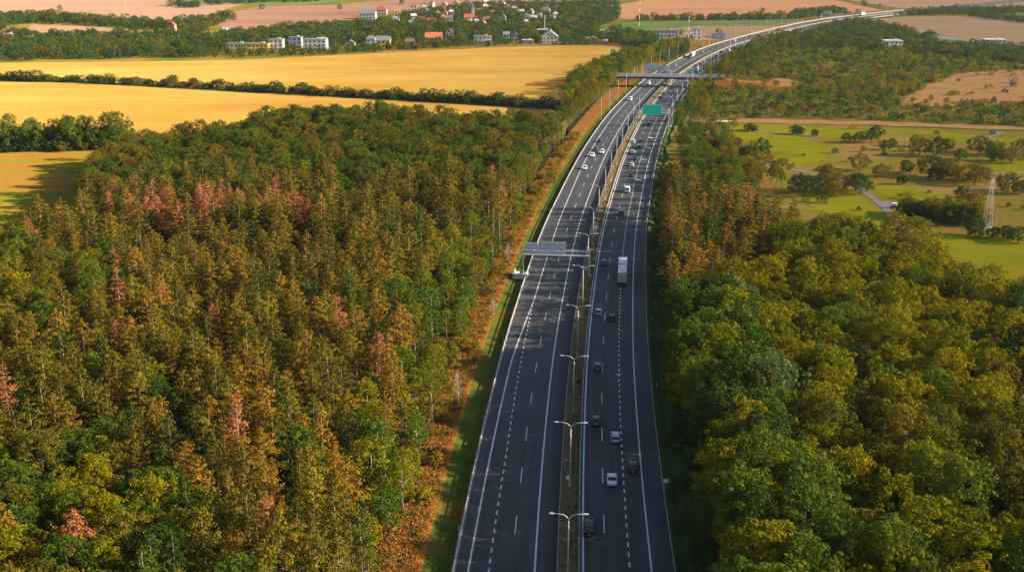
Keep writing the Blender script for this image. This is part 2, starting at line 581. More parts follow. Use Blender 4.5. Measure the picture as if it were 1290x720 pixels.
# far country
sheet('stubble_field', [(-1400, -42), (700, -42), (500, -12), (300, 6), (262, 20), (215, 27), (100, 23), (-60, 20), (-1400, 20)], M['stubble'], -0.02, jitter=3, seg=40)
sheet('pink_field', [(1075, -42), (3600, -42), (3600, 16), (1290, 13), (1200, 12), (1130, 10), (1040, -4)], M['stubble'], -0.02, jitter=3, seg=40)
sheet('valley_field', [(40, 31), (100, 33), (160, 36), (160, 46), (30, 40)], M['tan_field'], 0.03)
sheet('brown_field', [(284, 39), (330, 36), (385, 30), (425, 27), (470, 18), (540, 9), (640, 5), (770, 2), (810, -8), (620, -10), (420, 6), (330, 9), (300, 14), (270, 27)], M['brown_field'], 0.03, jitter=2)
sheet('orange_field', [(779, 6), (845, -5), (1000, -8), (1060, 2), (1112, 13), (1075, 17), (1000, 22), (930, 24), (860, 25), (800, 26), (779, 23)], M['orange_field'], 0.05, jitter=1)
sheet('green_field', [(754, 36), (775, 29), (800, 26.5), (930, 24.5), (1010, 24.5), (985, 30), (900, 31), (850, 34), (815, 41), (757, 40)], M['green_field'], 0.07)
sheet('meadow', [(220, -8), (400, -8), (430, 4), (330, 6), (240, 2)], M['green_field'], 0.02)
sheet('loop_field', [(838, 41), (862, 34), (960, 32.5), (1000, 34), (960, 42), (905, 51), (860, 52), (845, 48)], M['tan_field'], 0.09)
sheet('ploughed_field', [(1082, 26), (1140, 21.5), (1220, 20.5), (1290, 29), (1500, 38), (1500, 62), (1290, 54), (1200, 49), (1175, 41), (1110, 31)], M['tan_field'], 0.05)
sheet('bright_meadow', [(1225, 19), (1290, 17), (1400, 19), (1400, 27), (1290, 24), (1250, 21.5)], M['green_field'], 0.07)
# wheat fields and pasture west of the motorway
sheet('wheat_field', [(-160, 80), (60, 79), (290, 76), (400, 71), (500, 66), (600, 61), (700, 57.5), (786, 57), (778, 64), (745, 78), (726, 96), (716, 112), (712, 134), (690, 138), (640, 133), (520, 124), (400, 118), (290, 111), (100, 102), (-160, 98)], M['wheat'], 0.03)
sheet('wheat_field', [(-160, 101), (100, 105), (290, 116), (400, 122), (520, 128), (640, 136), (640, 150), (560, 158), (420, 162), (300, 172), (140, 184), (0, 190), (-160, 196)], M['wheat'], 0.05)
sheet('pasture', [(-220, 200), (0, 193), (140, 189), (152, 200), (138, 220), (116, 252), (70, 290), (-220, 330)], M['pasture'], 0.03, jitter=1.5)
# golf course east of the motorway
sheet('golf_rough', [(848, 158), (880, 154), (960, 153), (1100, 160), (1290, 166), (1600, 180), (1700, 480), (1290, 420), (1100, 360), (960, 330), (862, 270), (836, 225)], M['golf_rough'], -0.05, jitter=2)


def smooth_loop(pts, it=3):
    q = [Vector(G(*p)) for p in pts]
    for _ in range(it):
        o = []
        for i in range(len(q)):
            a, b = q[i], q[(i + 1) % len(q)]
            o += [a.lerp(b, .25), a.lerp(b, .75)]
        q = o
    return q


for k, poly in enumerate([
    [(880, 160), (915, 157), (1000, 159), (1080, 163), (1165, 169), (1100, 174), (1030, 172), (1012, 176), (1050, 186), (1040, 203), (985, 214), (955, 196), (925, 186), (905, 178), (902, 168), (880, 168)],
    [(1110, 161), (1140, 163), (1290, 176), (1400, 184), (1400, 205), (1290, 188), (1240, 186), (1200, 176)],
    [(1095, 236), (1120, 230), (1170, 240), (1215, 255), (1210, 268), (1160, 262), (1120, 250)],
    [(1160, 296), (1240, 292), (1330, 300), (1400, 340), (1320, 400), (1250, 372), (1215, 330), (1180, 312)],
    [(1000, 232), (1040, 226), (1090, 250), (1100, 262), (1130, 275), (1120, 296), (1060, 280), (1020, 262)],
    [(1230, 196), (1300, 200), (1400, 215), (1400, 232), (1290, 222), (1240, 210)],
]):
    q = smooth_loop(poly)
    sheet('fairway', [(p.x, p.y) for p in q], M['fairway'], 0.0, world=True, jitter=0.5, seg=6)
for poly in [[(1145, 118), (1205, 92), (1290, 86), (1400, 90), (1400, 140), (1290, 136), (1195, 133), (1135, 134)],
             [(940, 103), (985, 99), (1012, 104), (1000, 112), (950, 115)], [(1130, 122), (1160, 118), (1225, 124), (1215, 134), (1150, 136)],
             [(920, 150), (1000, 151), (1120, 154), (1290, 160), (1290, 164), (1100, 158), (930, 155)],
             [(1150, 69), (1090, 70), (1035, 68), (1040, 72), (1100, 74)]]:
    ZC = globals().get('ZC', 0.0) + .04
    sheet('dry_clearing', poly, M['dry_patch'], ZC, jitter=2.5)


def ribbon(name, pts, width, mat, z=0.02, world=False):
    q = [Vector(p) if world else Vector(G(*p)) for p in pts]
    for _ in range(3):
        o = [q[0]]
        for i in range(len(q) - 1):
            o += [q[i].lerp(q[i + 1], .25), q[i].lerp(q[i + 1], .75)]
        o.append(q[-1]); q = o
    V, Fc = [], []
    for i, p in enumerate(q):
        d = (q[min(i + 1, len(q) - 1)] - q[max(i - 1, 0)]).normalized()
        n = Vector((d.y, -d.x)) * width / 2
        V += [(p.x - n.x, p.y - n.y, z), (p.x + n.x, p.y + n.y, z)]
    for i in range(len(q) - 1):
        Fc.append((2 * i, 2 * i + 1, 2 * i + 3, 2 * i + 2))
    return tag(mesh_obj(name, mk_mesh(name, V, Fc, mat)), kind='structure'), q


ribbon('golf_path', [(958, 205), (1000, 214), (1045, 222), (1075, 233), (1095, 245), (1112, 259), (1124, 272), (1133, 285), (1152, 298), (1172, 306)], 2.6, M['path'], 0.03)
ribbon('golf_path', [(940, 166), (1000, 167), (1030, 172)], 2.4, M['path'], 0.035)
ribbon('golf_path', [(1225, 178), (1245, 172), (1262, 166)], 4.0, M['path'], 0.035)
sheet('path_apron', [(1108, 255), (1118, 252), (1130, 258), (1128, 263), (1110, 262)], M['path'], 0.045)
ribbon('service_road', [(862, 204), (870, 190), (880, 178), (892, 168), (905, 163), (925, 162)], 5.0, M['path'], 0.03)
ribbon('service_road', [(868, 160), (874, 135), (880, 112), (893, 98), (912, 84), (930, 75), (952, 68)], 5.0, M['path'], 0.03)
ribbon('gravel_track', [(888, 155), (905, 153), (925, 152.5)], 3.5, M['concrete_pale'], 0.05)
M['road_far'] = simple('road_far', (0.13, 0.128, 0.13), 0.9, noise=0.15, nscale=0.05)
ribbon('slip_road', [(828, 52), (836, 44), (850, 37), (880, 33), (930, 31), (985, 31), (1020, 27), (1060, 20)], 9, M['road_far'], 0.10)
ribbon('cross_road', [(1060, 24), (1100, 27), (1150, 38), (1190, 49.5), (1290, 57), (1500, 66)], 16, M['road_far'], 0.10)
ribbon('cross_road', [(1130, 52), (1160, 51), (1190, 51)], 8, M['road_far'], 0.13)

# ------------------------------------------------------------------ motorway
M['asphalt_w'] = asphalt_mat('asphalt_w', (0.058, 0.057, 0.059), 4, 0.0)
M['asphalt_e'] = asphalt_mat('asphalt_e', (0.052, 0.052, 0.054), 4, 7.0)
M['shoulder'] = asphalt_mat('shoulder', (0.040, 0.040, 0.043), 1, 3.0)
Lsol = itp((100, -18.2), (245, -17.7), (290, -16.0), (340, -15.8), (408, -16.3), (480, -16.8), (2000, -16.8))
Llon = itp((100, -11.0), (300, -12.0), (450, -12.7), (2000, -12.7))
Lrig = itp((100, -7.3), (250, -8.1), (400, -8.9), (560, -9.2), (2000, -9.2))
strip('carriageway', -20.0, lambda y: Lrig(y) + 1.6, 60, 2600, 0.000, M['asphalt_w'], 6)
strip('hard_shoulder', lambda y: Lrig(y) + 1.6, -4.0, 60, 2600, 0.000, M['shoulder'], 2)
strip('carriageway', -0.75, 14.2, 60, 2600, 0.000, M['asphalt_e'], 6)
V, Fc, U = [], [], []
for y in yrange(60, 2600):
    for o, z in ((-4.0, -0.05), (-3.98, 1.0), (-3.2, 0.85), (-2.2, 0.5), (-0.75, 0.02)):
        x, yy = P(y, o); V.append((x, yy, z)); U.append((o, y))
for i in range(len(V) // 5 - 1):
    for c in range(4): Fc.append((i * 5 + c, i * 5 + c + 1, i * 5 + c + 6, i * 5 + c + 5))
tag(finish_uv('median_strip', V, Fc, U, M['median']), kind='structure')
strip('gravel_edge', -20.7, -20.0, 60, 900, -0.02, M['path'])
V, Fc, U = [], [], []


def line(o, y0, y1, wd=0.28):
    o = fn(o)
    strip_into(V, Fc, U, lambda y: o(y) - wd / 2, lambda y: o(y) + wd / 2, y0, y1, 0.006)


def dashes(o, y0, y1, on, per, phase, wd=0.2):
    o = fn(o)
    s = ARC(phase)
    s1 = ARC(y1)
    while s > ARC(y0): s -= per
    while s < s1:
        a, b = YARC(s), YARC(s + on)
        if a > y0:
            strip_into(V, Fc, U, lambda y: o(y) - wd / 2, lambda y: o(y) + wd / 2, a, b, 0.006)
        s += per


line(Lsol, 60, 1000, 0.30); line(Lrig, 60, 1000, 0.30); line(Lsol, 1000, 2300, 0.14); line(Lrig, 1000, 2300, 0.14)
dashes(Llon, 60, 1400, 6, 18, G(650, 674)[1], 0.19)
dashes(itp((60, -14.6), (200, -14.9), (253, -15.6), (285, -16.0)), 60, 286, 1.5, 3.1, 150, 0.26)
tag(finish_uv('lane_markings', V, Fc, U, M['paint_line']), kind='structure')
V, Fc, U = [], [], []
line(0.0, 60, 1000, 0.32); line(0.0, 1000, 2300, 0.14)
line(itp((60, 10.2), (154, 10.75), (600, 10.9), (2500, 10.9)), 60, 1000, 0.28)
dashes(3.55, 60, 1400, 6, 18, G(758, 670)[1], 0.19)
dashes(7.35, 60, 430, 1.5, 3.1, 150, 0.28)
line(7.1, 430, 800, 0.15)
for px, py in ((805, 225.5), (812, 200), (816.5, 185), (820, 172.5)):     # slanted lane-drop arrows
    x, y = G(px, py)
    o = offset_of(x, y)
    for (a, da, b, db) in ((-1.2, 1.3, 1.2, -1.3), ):
        p = [P(y + da, o + a), P(y + da - 1.7, o + a), P(y + db - 0.9, o + b), P(y + db + 0.8, o + b)]
        k = len(V)
        V += [(q[0], q[1], 0.006) for q in p]; U += [(0, 0)] * 4
        Fc.append((k, k + 1, k + 2, k + 3))
tag(finish_uv('lane_markings', V, Fc, U, M['paint_line']), kind='structure')
V, Fc, U = [], [], []
rr = random.Random(5)                                                       # sealed cracks and patches
for i in range(110):
    y = rr.uniform(120, 520); o = rr.uniform(-17, 9)
    if -7 < o < 0.3: continue
    wd = rr.uniform(0.6, 2.6)
    strip_into(V, Fc, U, o, o + wd, y, y + rr.uniform(0.1, 0.28), 0.003)
tag(finish_uv('tarred_joints', V, Fc, U, simple('tar', (0.10, 0.098, 0.095), 0.6)), kind='structure')

# ---- central concrete barrier and steel guardrails


def profile_run(name, off, y0, y1, prof, mat, parent=None):
    off = fn(off)
    mb = MB()
    rings = []
    for y in yrange(y0, y1):
        ring = []
        for (do, z) in prof:
            x, yy = P(y, off(y) + do)
            ring.append((x, yy, z))
        rings.append(ring)
    mb.loft(rings)
    return mb.build(name, mat, parent)


bprof = [(-0.28, 0.0), (-0.26, 0.10), (-0.12, 0.35), (-0.09, 1.10), (0.09, 1.10), (0.12, 0.35), (0.26, 0.10), (0.28, 0.0)]
o = profile_run('retaining_kerb', -4.08, 60, 760, [(-0.07, -0.02), (-0.07, 1.12), (0.08, 1.12), (0.08, -0.02)], M['concrete'])
tag(o, 'long thin grey concrete retaining edge on the west side of the earth median', 'kerb wall')
o = profile_run('concrete_barrier', -2.0, 765, 1450, [(a * .9, b * .85) for a, b in bprof], M['concrete'])
tag(o, 'pale central barrier continuing beyond the overbridge along the curving motorway', 'barrier')
o = profile_run('bridge_parapet', -20.6, 900, 1500, [(-0.14, 0), (-0.14, 0.95), (0.14, 0.95), (0.14, 0)], M['concrete'])
tag(o, 'pale parapet on the outer west edge of the far curving carriageway', 'parapet')
o = profile_run('bridge_parapet', 15.0, 880, 1500, [(-0.14, 0), (-0.14, 0.95), (0.14, 0.95), (0.14, 0)], M['concrete'])
tag(o, 'pale parapet on the outer east edge of the far curving carriageway', 'parapet')


wbeam = [(-0.02, 0.46), (0.03, 0.50), (-0.02, 0.56), (-0.02, 0.64), (0.03, 0.70), (-0.02, 0.75), (-0.07, 0.75), (-0.07, 0.46)]
pm = MB(); pm.box((0, 0, 0.33), (0.09, 0.13, 0.66))
post_me = pm.mesh('post', M['galv'])


def guardrail(off, y0, y1, label):
    root = empty('guardrail', (0, 0, 0))
    tag(root, label, 'guardrail')
    profile_run('rail', off, y0, y1, wbeam, M['galv_pale'], root)
    y, k, rest = max(y0, 120.0), 0, MB()
    while y < y1:
        x, yy = P(y, fn(off)(y) + 0.08)
        if k < 60:
            q = mesh_obj('post', post_me, root, (x, yy, -0.0))
            q.rotation_euler = (0, 0, heading(y))
        else:
            rest.box((x, yy, 0.33), (0.09, 0.13, 0.66), heading(y))
        y += 4; k += 1
    if rest.v:
        tag(rest.build('distant_posts', M['galv'], root), kind='stuff')


guardrail(-20.25, 60, 900, 'steel guardrail along the outer west edge between the asphalt and the dry verge')
guardrail(-0.62, 60, 760, 'steel guardrail along the east edge of the planted median')
guardrail(14.35, 150, 760, 'steel guardrail along the outer east edge beside the shaded grass')

# ------------------------------------------------------------------ lamp posts
def build_lamp(double, h=12.0):
    root = empty('lamp_post')
    m = MB(); m.tube([(0, 0, 0), (0, 0, h * 0.6), (0, 0, h - 1.0)], [0.13, 0.10, 0.075], 8); m.build('pole', M['galv_pale'], root, True)
    m = MB(); m.tube([(0, 0, 0), (0, 0, 0.9)], 0.16, 8); m.box((0, 0, 0.03), (0.5, 0.5, 0.06)); m.build('base', M['galv'], root)
    for s in ((-1, 1) if double else (1,)):
        m = MB()
        m.tube([(0, 0, h - 1.05), (s * 0.22, 0, h - 0.55), (s * 0.75, 0, h - 0.15), (s * 1.5, 0, h), (s * 2.3, 0, h + 0.08)], [0.075, 0.07, 0.06, 0.055, 0.05], 6)
        m.build('arm', M['galv_pale'], root, True)
        m = MB(); m.box((s * 2.55, 0, h + 0.08), (0.75, 0.30, 0.14), 0, 0.7); m.build('lamp_head', M['galv'], root)
    return remember(root)


lampD = build_lamp(True, 12.6)
lampS = build_lamp(False, 13.5)
k = 0
y = 149.0
ords = ['nearest', 'second', 'third', 'fourth', 'fifth', 'sixth', 'seventh', 'eighth', 'ninth', 'tenth', 'eleventh', 'twelfth', 'thirteenth', 'fourteenth', 'fifteenth']
while y < 620:
    x, yy = P(y, -2.4)
    o = lampD if k == 0 else copy_tree(lampD)
    o.location = (x, yy, 0.45); o.rotation_euler = (0, 0, heading(y))
    tag(o, 'twin arm grey lamp post standing in the median, %s from the camera' % ords[min(k, 14)], 'lamp post', 'twin arm lamp posts in the median')
    y += 32.7; k += 1
first = True
k = 0
for side, off in ((0, -22.0), (1, 16.2)):
    y, k = (598.0 if side == 0 else 560.0), 0
    while y < 1500:
        x, yy = P(y, off)
        o = lampS if first else copy_tree(lampS)
        first = False
        o.location = (x, yy, 0.0)
        o.rotation_euler = (0, 0, heading(y) + (math.pi if side else 0))
        if y < 800:
            lb = 'single arm lamp post beside the %s carriageway near the road bridge, %s of its row' % (('west', 'east')[side], ords[k].replace('nearest', 'first'))
        else:
            lb = 'far single arm lamp post beside the %s carriageway beyond the road bridge' % ('west', 'east')[side]
        tag(o, lb, 'lamp post', 'single arm lamp posts %s the bridge, %s side' % ('near' if y < 800 else 'beyond', ('west', 'east')[side]))
        y += 34 if y < 900 else 46
        k = min(k + 1, 14)

# ------------------------------------------------------------------ gantries and signs
def gantry(y, o0, o1, zb, panels, label, back=True):
    hd = heading(y)
    x0, y0 = P(y, o0); x1, y1 = P(y, o1)
    root = empty('sign_gantry', (x0, y0, 0), hd)
    W = math.hypot(x1 - x0, y1 - y0)
    tag(root, label, 'sign gantry')
    for xx in (0, W):
        m = MB()
        m.box((xx, -0.45, zb / 2 + .5), (0.28, 0.22, zb + 1.0)); m.box((xx, 0.45, zb / 2 + .5), (0.28, 0.22, zb + 1.0))
        zz = 0.6
        s = 1
        while zz < zb - 0.8:
            m.tube([(xx, -0.4 * s, zz), (xx, 0.4 * s, zz + 1.2)], 0.045, 5); zz += 1.2; s = -s
        m.build('column', M['galv'], root)
        m = MB(); m.box((xx, 0, 0.25), (1.3, 1.9, 0.5)); m.build('footing', M['concrete_pale'], root)
    m = MB()
    for dy in (-0.5, 0.5):
        for dz in (0.0, 1.35):
            m.box((W / 2, dy, zb + dz), (W + 0.3, 0.16, 0.16))
    n = int(W / 1.35)
    for i in range(n):
        a, b = W * i / n, W * (i + 1) / n
        for dy in (-0.5, 0.5):
            z0, z1 = (zb, zb + 1.35) if i % 2 == 0 else (zb + 1.35, zb)
            m.tube([(a, dy, z0), (b, dy, z1)], 0.04, 4)
        m.box((a, 0, zb), (0.07, 1.0, 0.07))
    m.box((W / 2, 0, zb + 0.09), (W, 0.7, 0.03))
    m.build('truss', M['galv'], root)
    for (a, b, za, zt, face, mat) in panels:
        m = MB(); dy = 0.66 * face
        m.box(((a + b) / 2, dy, (za + zt) / 2), (b - a, 0.06, zt - za))
        pn = m.build('sign_panel', mat, root)
        m = MB()
        if face > 0:                                   # seen from behind: stiffening ribs
            kk = max(2, int((b - a) / 0.55))
            for i in range(kk + 1):
                m.box((a + 0.05 + (b - a - 0.1) * i / kk, dy - 0.07, (za + zt) / 2), (0.09, 0.08, zt - za - 0.1))
            for zz in (za + 0.3, (za + zt) / 2, zt - 0.3):
                m.box(((a + b) / 2, dy - 0.14, zz), (b - a - 0.06, 0.06, 0.09))
            m.build('rib', M['galv'], pn)
        else:                                          # the face: a white border
            t = 0.16
            for (cx, cz, sx, sz) in (((a + b) / 2, zt - t, b - a - 0.1, t), ((a + b) / 2, za + t, b - a - 0.1, t), (a + t, (za + zt) / 2, t, zt - za - 3 * t), (b - t, (za + zt) / 2, t, zt - za - 3 * t)):
                m.box((cx, dy - 0.045, cz), (sx, 0.02, sz))
            m.build('border', M['sign_white'], pn)
    return root, W


g, W = gantry(312, -21.3, -1.9, 6.5, [(0.6, 4.1, 6.3, 9.9, 1, M['sign_back']), (4.8, 12.3, 5.9, 10.3, 1, M['sign_back'])],
              'grey steel sign gantry over the west carriageway with two ribbed panel backs')
m = MB(); m.box((3.3, -0.6, 7.9), (1.0, 0.2, 0.4)); m.build('lamp_unit', M['sign_white'], g)
g, W = gantry(583, -1.9, 16.0, 7.0, [(3.3, 13.4, 5.9, 11.3, -1, M['sign_green'])], 'sign gantry over the east carriageway carrying a wide green panel')
g, W = gantry(772, -21.5, -2.6, 6.3, [(1.0, 8.0, 6.0, 10.5, 1, M['sign_back']), (8.6, 17.2, 6.0, 9.8, 1, M['sign_back'])],
              'sign gantry with blue grey panel backs standing just beyond the road bridge')
g, W = gantry(1012, -21.5, -2.6, 6.3, [(1.5, 14.5, 6.0, 11.2, 1, M['sign_back'])], 'far sign gantry with one wide panel back on the curve')
g, W = gantry(1330, -21.5, 16, 6.3, [(2, 12, 6.0, 10, 1, M['sign_back'])], 'farthest sign gantry spanning the motorway near the orange field')

# concrete bay at the foot of the gantry
x, y = G(656, 346)
root = empty('maintenance_bay', (x, y, 0), heading(312))
tag(root, 'small pale concrete maintenance bay at the west foot of the nearer gantry', 'concrete bay')
m = MB(); m.box((0, 0, -0.1), (4.2, 5.5, 0.7)); m.build('slab', M['concrete_pale'], root)
m = MB(); m.box((-1.9, 0, 0.65), (0.25, 5.4, 0.8)); m.box((0.2, -2.6, 0.65), (3.9, 0.25, 0.8)); m.build('kerb_wall', M['galv_pale'], root)
m = MB(); m.box((0.3, 0.4, 0.75), (1.2, 0.8, 1.0), 0, 0.9); m.build('control_cabinet', M['concrete_dark'], root)


def round_sign(px, py, off, label, back=True, red=False, h=2.3, r=0.42):
    x, y = G(px, py, h)
    root = empty('road_sign', (x, y, 0), heading(y))
    tag(root, label, 'road sign')
    m = MB(); m.tube([(0, 0, 0), (0, 0, h + r)], 0.045, 6); m.build('pole', M['galv'], root)
    m = MB(); m.tube([(0, -0.05, h), (0, -0.09, h)], r, 20); m.build('disc', M['sign_red'] if red else M['sign_white'], root)
    if red:
        m = MB(); m.tube([(0, -0.092, h), (0, -0.10, h)], r * 0.72, 20); m.build('sign_face', M['sign_white'], root)


round_sign(716, 601, 0, 'round pale road sign on a thin pole in the median near the second lamp post')
round_sign(838.5, 605, 0, 'round pale road sign standing in the shaded grass east of the motorway')
round_sign(751, 286, 0, 'round grey road sign in the median halfway to the bridge', r=0.75, h=2.8)
round_sign(784.5, 177, 0, 'small far round sign in the dry median before the green panel gantry', r=0.6)


def box_sign(px, py, w, h, z, mat, label, name='road_sign', cat='road sign'):
    x, y = G(px, py)
    root = empty(name, (x, y, 0), heading(y))
    tag(root, label, cat)
    m = MB(); m.tube([(-w * 0.3, 0, 0), (-w * 0.3, 0, z)], 0.05, 6); m.tube([(w * 0.3, 0, 0), (w * 0.3, 0, z)], 0.05, 6); m.build('pole', M['galv'], root)
    m = MB(); m.box((0, -0.08, z), (w, 0.06, h)); m.build('sign_panel', mat, root)


box_sign(818, 293, 0.95, 1.5, 1.5, M['sign_white'], 'upright white marker board in the shaded grass beside the pines')
box_sign(833, 180, 1.3, 1.7, 1.8, simple('pale_blue', (0.35, 0.6, 0.7), 0.5), 'pale blue board at the east edge near the green panel gantry')
box_sign(371, 0, 1, 1, 1, M['sign_white'], 'x') if False else None

# slim delineator posts
dm = MB(); dm.box((0, 0, 0.5), (0.12, 0.10, 1.0)); d_me = dm.mesh('delineator_post', M['sign_white'])
dm = MB(); dm.box((0, 0, 0.80), (0.13, 0.11, 0.18)); db_me = dm.mesh('reflector', M['black_plastic'])
for off, nm, y0 in ((-20.8, 'west', 166), (15.6, 'east', 186)):
    y = y0; k = 0
    while y < 480:
        x, yy = P(y, off)
        r = empty('delineator_post', (x, yy, -0.1), heading(y))
        mesh_obj('shaft', d_me, r); mesh_obj('reflector', db_me, r)
        tag(r, 'short white delineator post along the %s edge of the motorway' % nm, 'delineator', 'delineator posts on the %s edge' % nm)
        y += 45; k += 1

# ------------------------------------------------------------------ road bridge
yb = 736.0
root = empty('road_bridge', (*P(yb, -34), 0), heading(yb) + R_(-1.5) + 0.17)
tag(root, 'grey concrete road bridge crossing over both carriageways on slim piers', 'bridge')
Wb = 66.0
m = MB(); m.box((Wb / 2 - 4, 0, 6.0), (Wb + 16, 9.0, 1.3)); m.build('deck', simple('deck_shade', (0.05, 0.048, 0.046), 0.9), root)  # shade below the parapet put into the near-black deck colour
m = MB(); m.box((Wb / 2 - 4, 0, 6.69), (Wb + 16, 9.0, 0.06)); m.build('road_surface', M['road_far'], root)
for s in (-1, 1):
    m = MB(); m.box((Wb / 2 - 4, s * 4.72, 7.15), (Wb + 16, 0.42, 1.1)); m.build('parapet', M['concrete_pale'], root)  # sunlit look put into a paler concrete than the piers
    m = MB(); m.box((Wb / 2 - 4, s * 4.65, 8.1), (Wb + 10, 0.06, 0.06))
    for i in range(30):
        m.box((i * 2.4 - 6, s * 4.65, 7.95), (0.06, 0.06, 0.35))
    m.build('railing', M['galv'], root)
for xx in (7.5, 32.6, 54.5):
    for s in (-2.6, 0, 2.6):
        m = MB(); m.tube([(xx, s, 0), (xx, s, 5.7)], 0.5, 12); m.build('pier', M['concrete'], root, True)
for xx in (-9, Wb + 1):
    m = MB(); m.box((xx, 0, 2.8), (6, 10, 5.7)); m.build('abutment', M['concrete'], root)
# embankments that carry the crossing road on both sides
for sx, (xa, xb) in ((-1, (-60, -5)), (1, (Wb - 3, Wb + 55))):
    m = MB()
    xi, xo = (xb, xa) if sx < 0 else (xa, xb)
    m.loft([[(xi, -13, -0.2), (xi, 13, -0.2), (xi, 4.6, 6.3), (xi, -4.6, 6.3)], [(xo, -7, -0.2), (xo, 7, -0.2), (xo, 5, 0.1), (xo, -5, 0.1)]])
    me = m.mesh('embankment', M['verge'])
    eo = mesh_obj('embankment', me)
    eo.matrix_world = root.matrix_basis.copy()
    eo.location = root.location; eo.rotation_euler = root.rotation_euler
    tag(eo, kind='structure')

# ------------------------------------------------------------------ vehicles
def paint(name, c, metal=0.2):
    return simple(name, c, 0.33, metal, coat=0.25, spec=0.4)


PAINT = {'black': paint('paint_black', (0.012, 0.013, 0.015)), 'white': paint('paint_white', (0.72, 0.73, 0.74), 0.0), 'silver': paint('paint_silver', (0.42, 0.43, 0.45), 0.5),
         'grey': paint('paint_grey', (0.08, 0.085, 0.095), 0.3), 'red': paint('paint_red', (0.16, 0.02, 0.015), 0.1), 'teal': paint('paint_teal', (0.01, 0.12, 0.11), 0.2), 'blue': paint('paint_blue', (0.02, 0.04, 0.12), 0.2)}
# style: length, width, height, bonnet length, boot length, belt height
STYLES = {'saloon': (4.6, 1.80, 1.45, 1.15, 0.95, 0.92), 'hatchback': (4.1, 1.76, 1.50, 1.00, 0.25, 0.94), 'estate': (4.7, 1.80, 1.48, 1.15, 0.25, 0.93), 'suv': (4.7, 1.90, 1.72, 1.10, 0.20, 1.08), 'van': (5.3, 1.98, 2.05, 0.75, 0.10, 1.20)}
wm = MB(); wm.tube([(-0.11, 0, 0), (0.11, 0, 0)], 0.33, 18); tyre_me = wm.mesh('tyre', M['tyre'])
wm = MB(); wm.tube([(-0.118, 0, 0), (0.118, 0, 0)], 0.21, 12); rim_me = wm.mesh('rim', M['rim'])


def rrect(hw, z0, z1, y, c=0.12, crown=0.0):
    return [(-hw, y, z0 + c), (-hw * .96, y, z0), (hw * .96, y, z0), (hw, y, z0 + c), (hw, y, z1 - c * .9), (hw - c * .9, y, z1), (0, y, z1 + crown), (-hw + c * .9, y, z1), (-hw, y, z1 - c * .9)]


_vehicles = {}


def build_car(style, colour):
    L, Wd, Hh, bon, boot, belt = STYLES[style]
    root = empty('parked_car' if False else ('van' if style == 'van' else 'car'))
    hw = Wd / 2
    m = MB()
    f = L / 2
    secs = [(-f, .86, .38, belt - .22), (-f + .06, .93, .30, belt - .10), (-f + .30, .985, .24, belt - .02), (-f + boot + .2, 1.0, .22, belt), (0, 1.0, .22, belt), (f - bon, 1.0, .22, belt - .01), (f - bon * .5, .985, .23, belt - .08), (f - .25, .94, .26, belt - .20), (f - .06, .86, .30, belt - .32), (f, .78, .36, belt - .42)]
    m.loft([rrect(hw * a, z0, z1, y, 0.09, 0.03) for (y, a, z0, z1) in secs])
    # wheel arches hinted by dark liners are on the wheels; roof skin
    ya0, ya1 = -f + boot, f - bon - 0.05
    yr0, yr1 = ya0 + (0.55 if style == 'saloon' else 0.28), ya1 - (0.85 if style != 'van' else 0.55)
    rz = Hh
    m.loft([rrect(hw * .70, rz - .07, rz - .03, yr0 - 0.05, 0.02, 0.01), rrect(hw * .76, rz - .06, rz, yr0 + 0.15, 0.02, 0.03), rrect(hw * .78, rz - .06, rz + .01, (yr0 + yr1) / 2, 0.02, 0.04), rrect(hw * .76, rz - .06, rz - .01, yr1 - .15, 0.02, 0.03), rrect(hw * .70, rz - .08, rz - .05, yr1 + .05, 0.02, 0.01)])
    # pillars
    for s in (-1, 1):
        for (ya, yb2) in ((ya0 + .04, yr0 + .02), ((ya0 + ya1) / 2, (yr0 + yr1) / 2), (ya1 - .06, yr1 - .02)):
            m.tube([(s * hw * .93, ya, belt - .03), (s * hw * .765, yb2, rz - .05)], 0.035, 5)
        m.box((s * (hw + .06), ya1 - .28, belt + .06), (0.16, 0.12, 0.11))
    if style == 'van':
        m.box((0, (yr0 - 0.0 + (yr0 + yr1) / 2) / 2 + .05, (belt + rz) / 2), (Wd * .86, (yr1 - yr0) * .55, rz - belt - .1))
    m.build('body', PAINT[colour], root, True)
    for p in root.children[0].data.polygons: p.use_smooth = False
    m = MB()
    m.loft([[(-hw * .92, ya0, belt - .04), (hw * .92, ya0, belt - .04), (hw * .92, ya1, belt - .06), (-hw * .92, ya1, belt - .06)],
            [(-hw * .73, yr0, rz - .05), (hw * .73, yr0, rz - .05), (hw * .73, yr1, rz - .06), (-hw * .73, yr1, rz - .06)]])
    m.build('windows', M['glass_dark'], root)
    for s in (-1, 1):
        for yy in (-f + .85, f - .85):
            w_ = mesh_obj('wheel', tyre_me, root, (s * (hw - .11), yy, 0.33))
            mesh_obj('rim', rim_me, w_)
        m = MB(); m.box((s * hw * .74, -f + .005, belt - .26), (hw * .34, 0.05, 0.16)); m.build('taillight', M['red_lens'], root)
        m = MB(); m.box((s * hw * .62, f - .06, belt - .40), (hw * .36, 0.12, 0.12)); m.build('headlight', M['clear_lens'], root)
    m = MB(); m.box((0, -f - .012, .52), (0.52, 0.02, 0.12)); m.build('number_plate', M['plate'], root)
    m = MB(); m.box((0, -f + .0, .34), (Wd * .78, 0.06, 0.16)); m.build('bumper', M['black_plastic'], root)
    m = MB(); m.box((0, f - .03, .34), (Wd * .72, 0.08, 0.16)); m.build('bumper', M['black_plastic'], root)
    return remember(root)


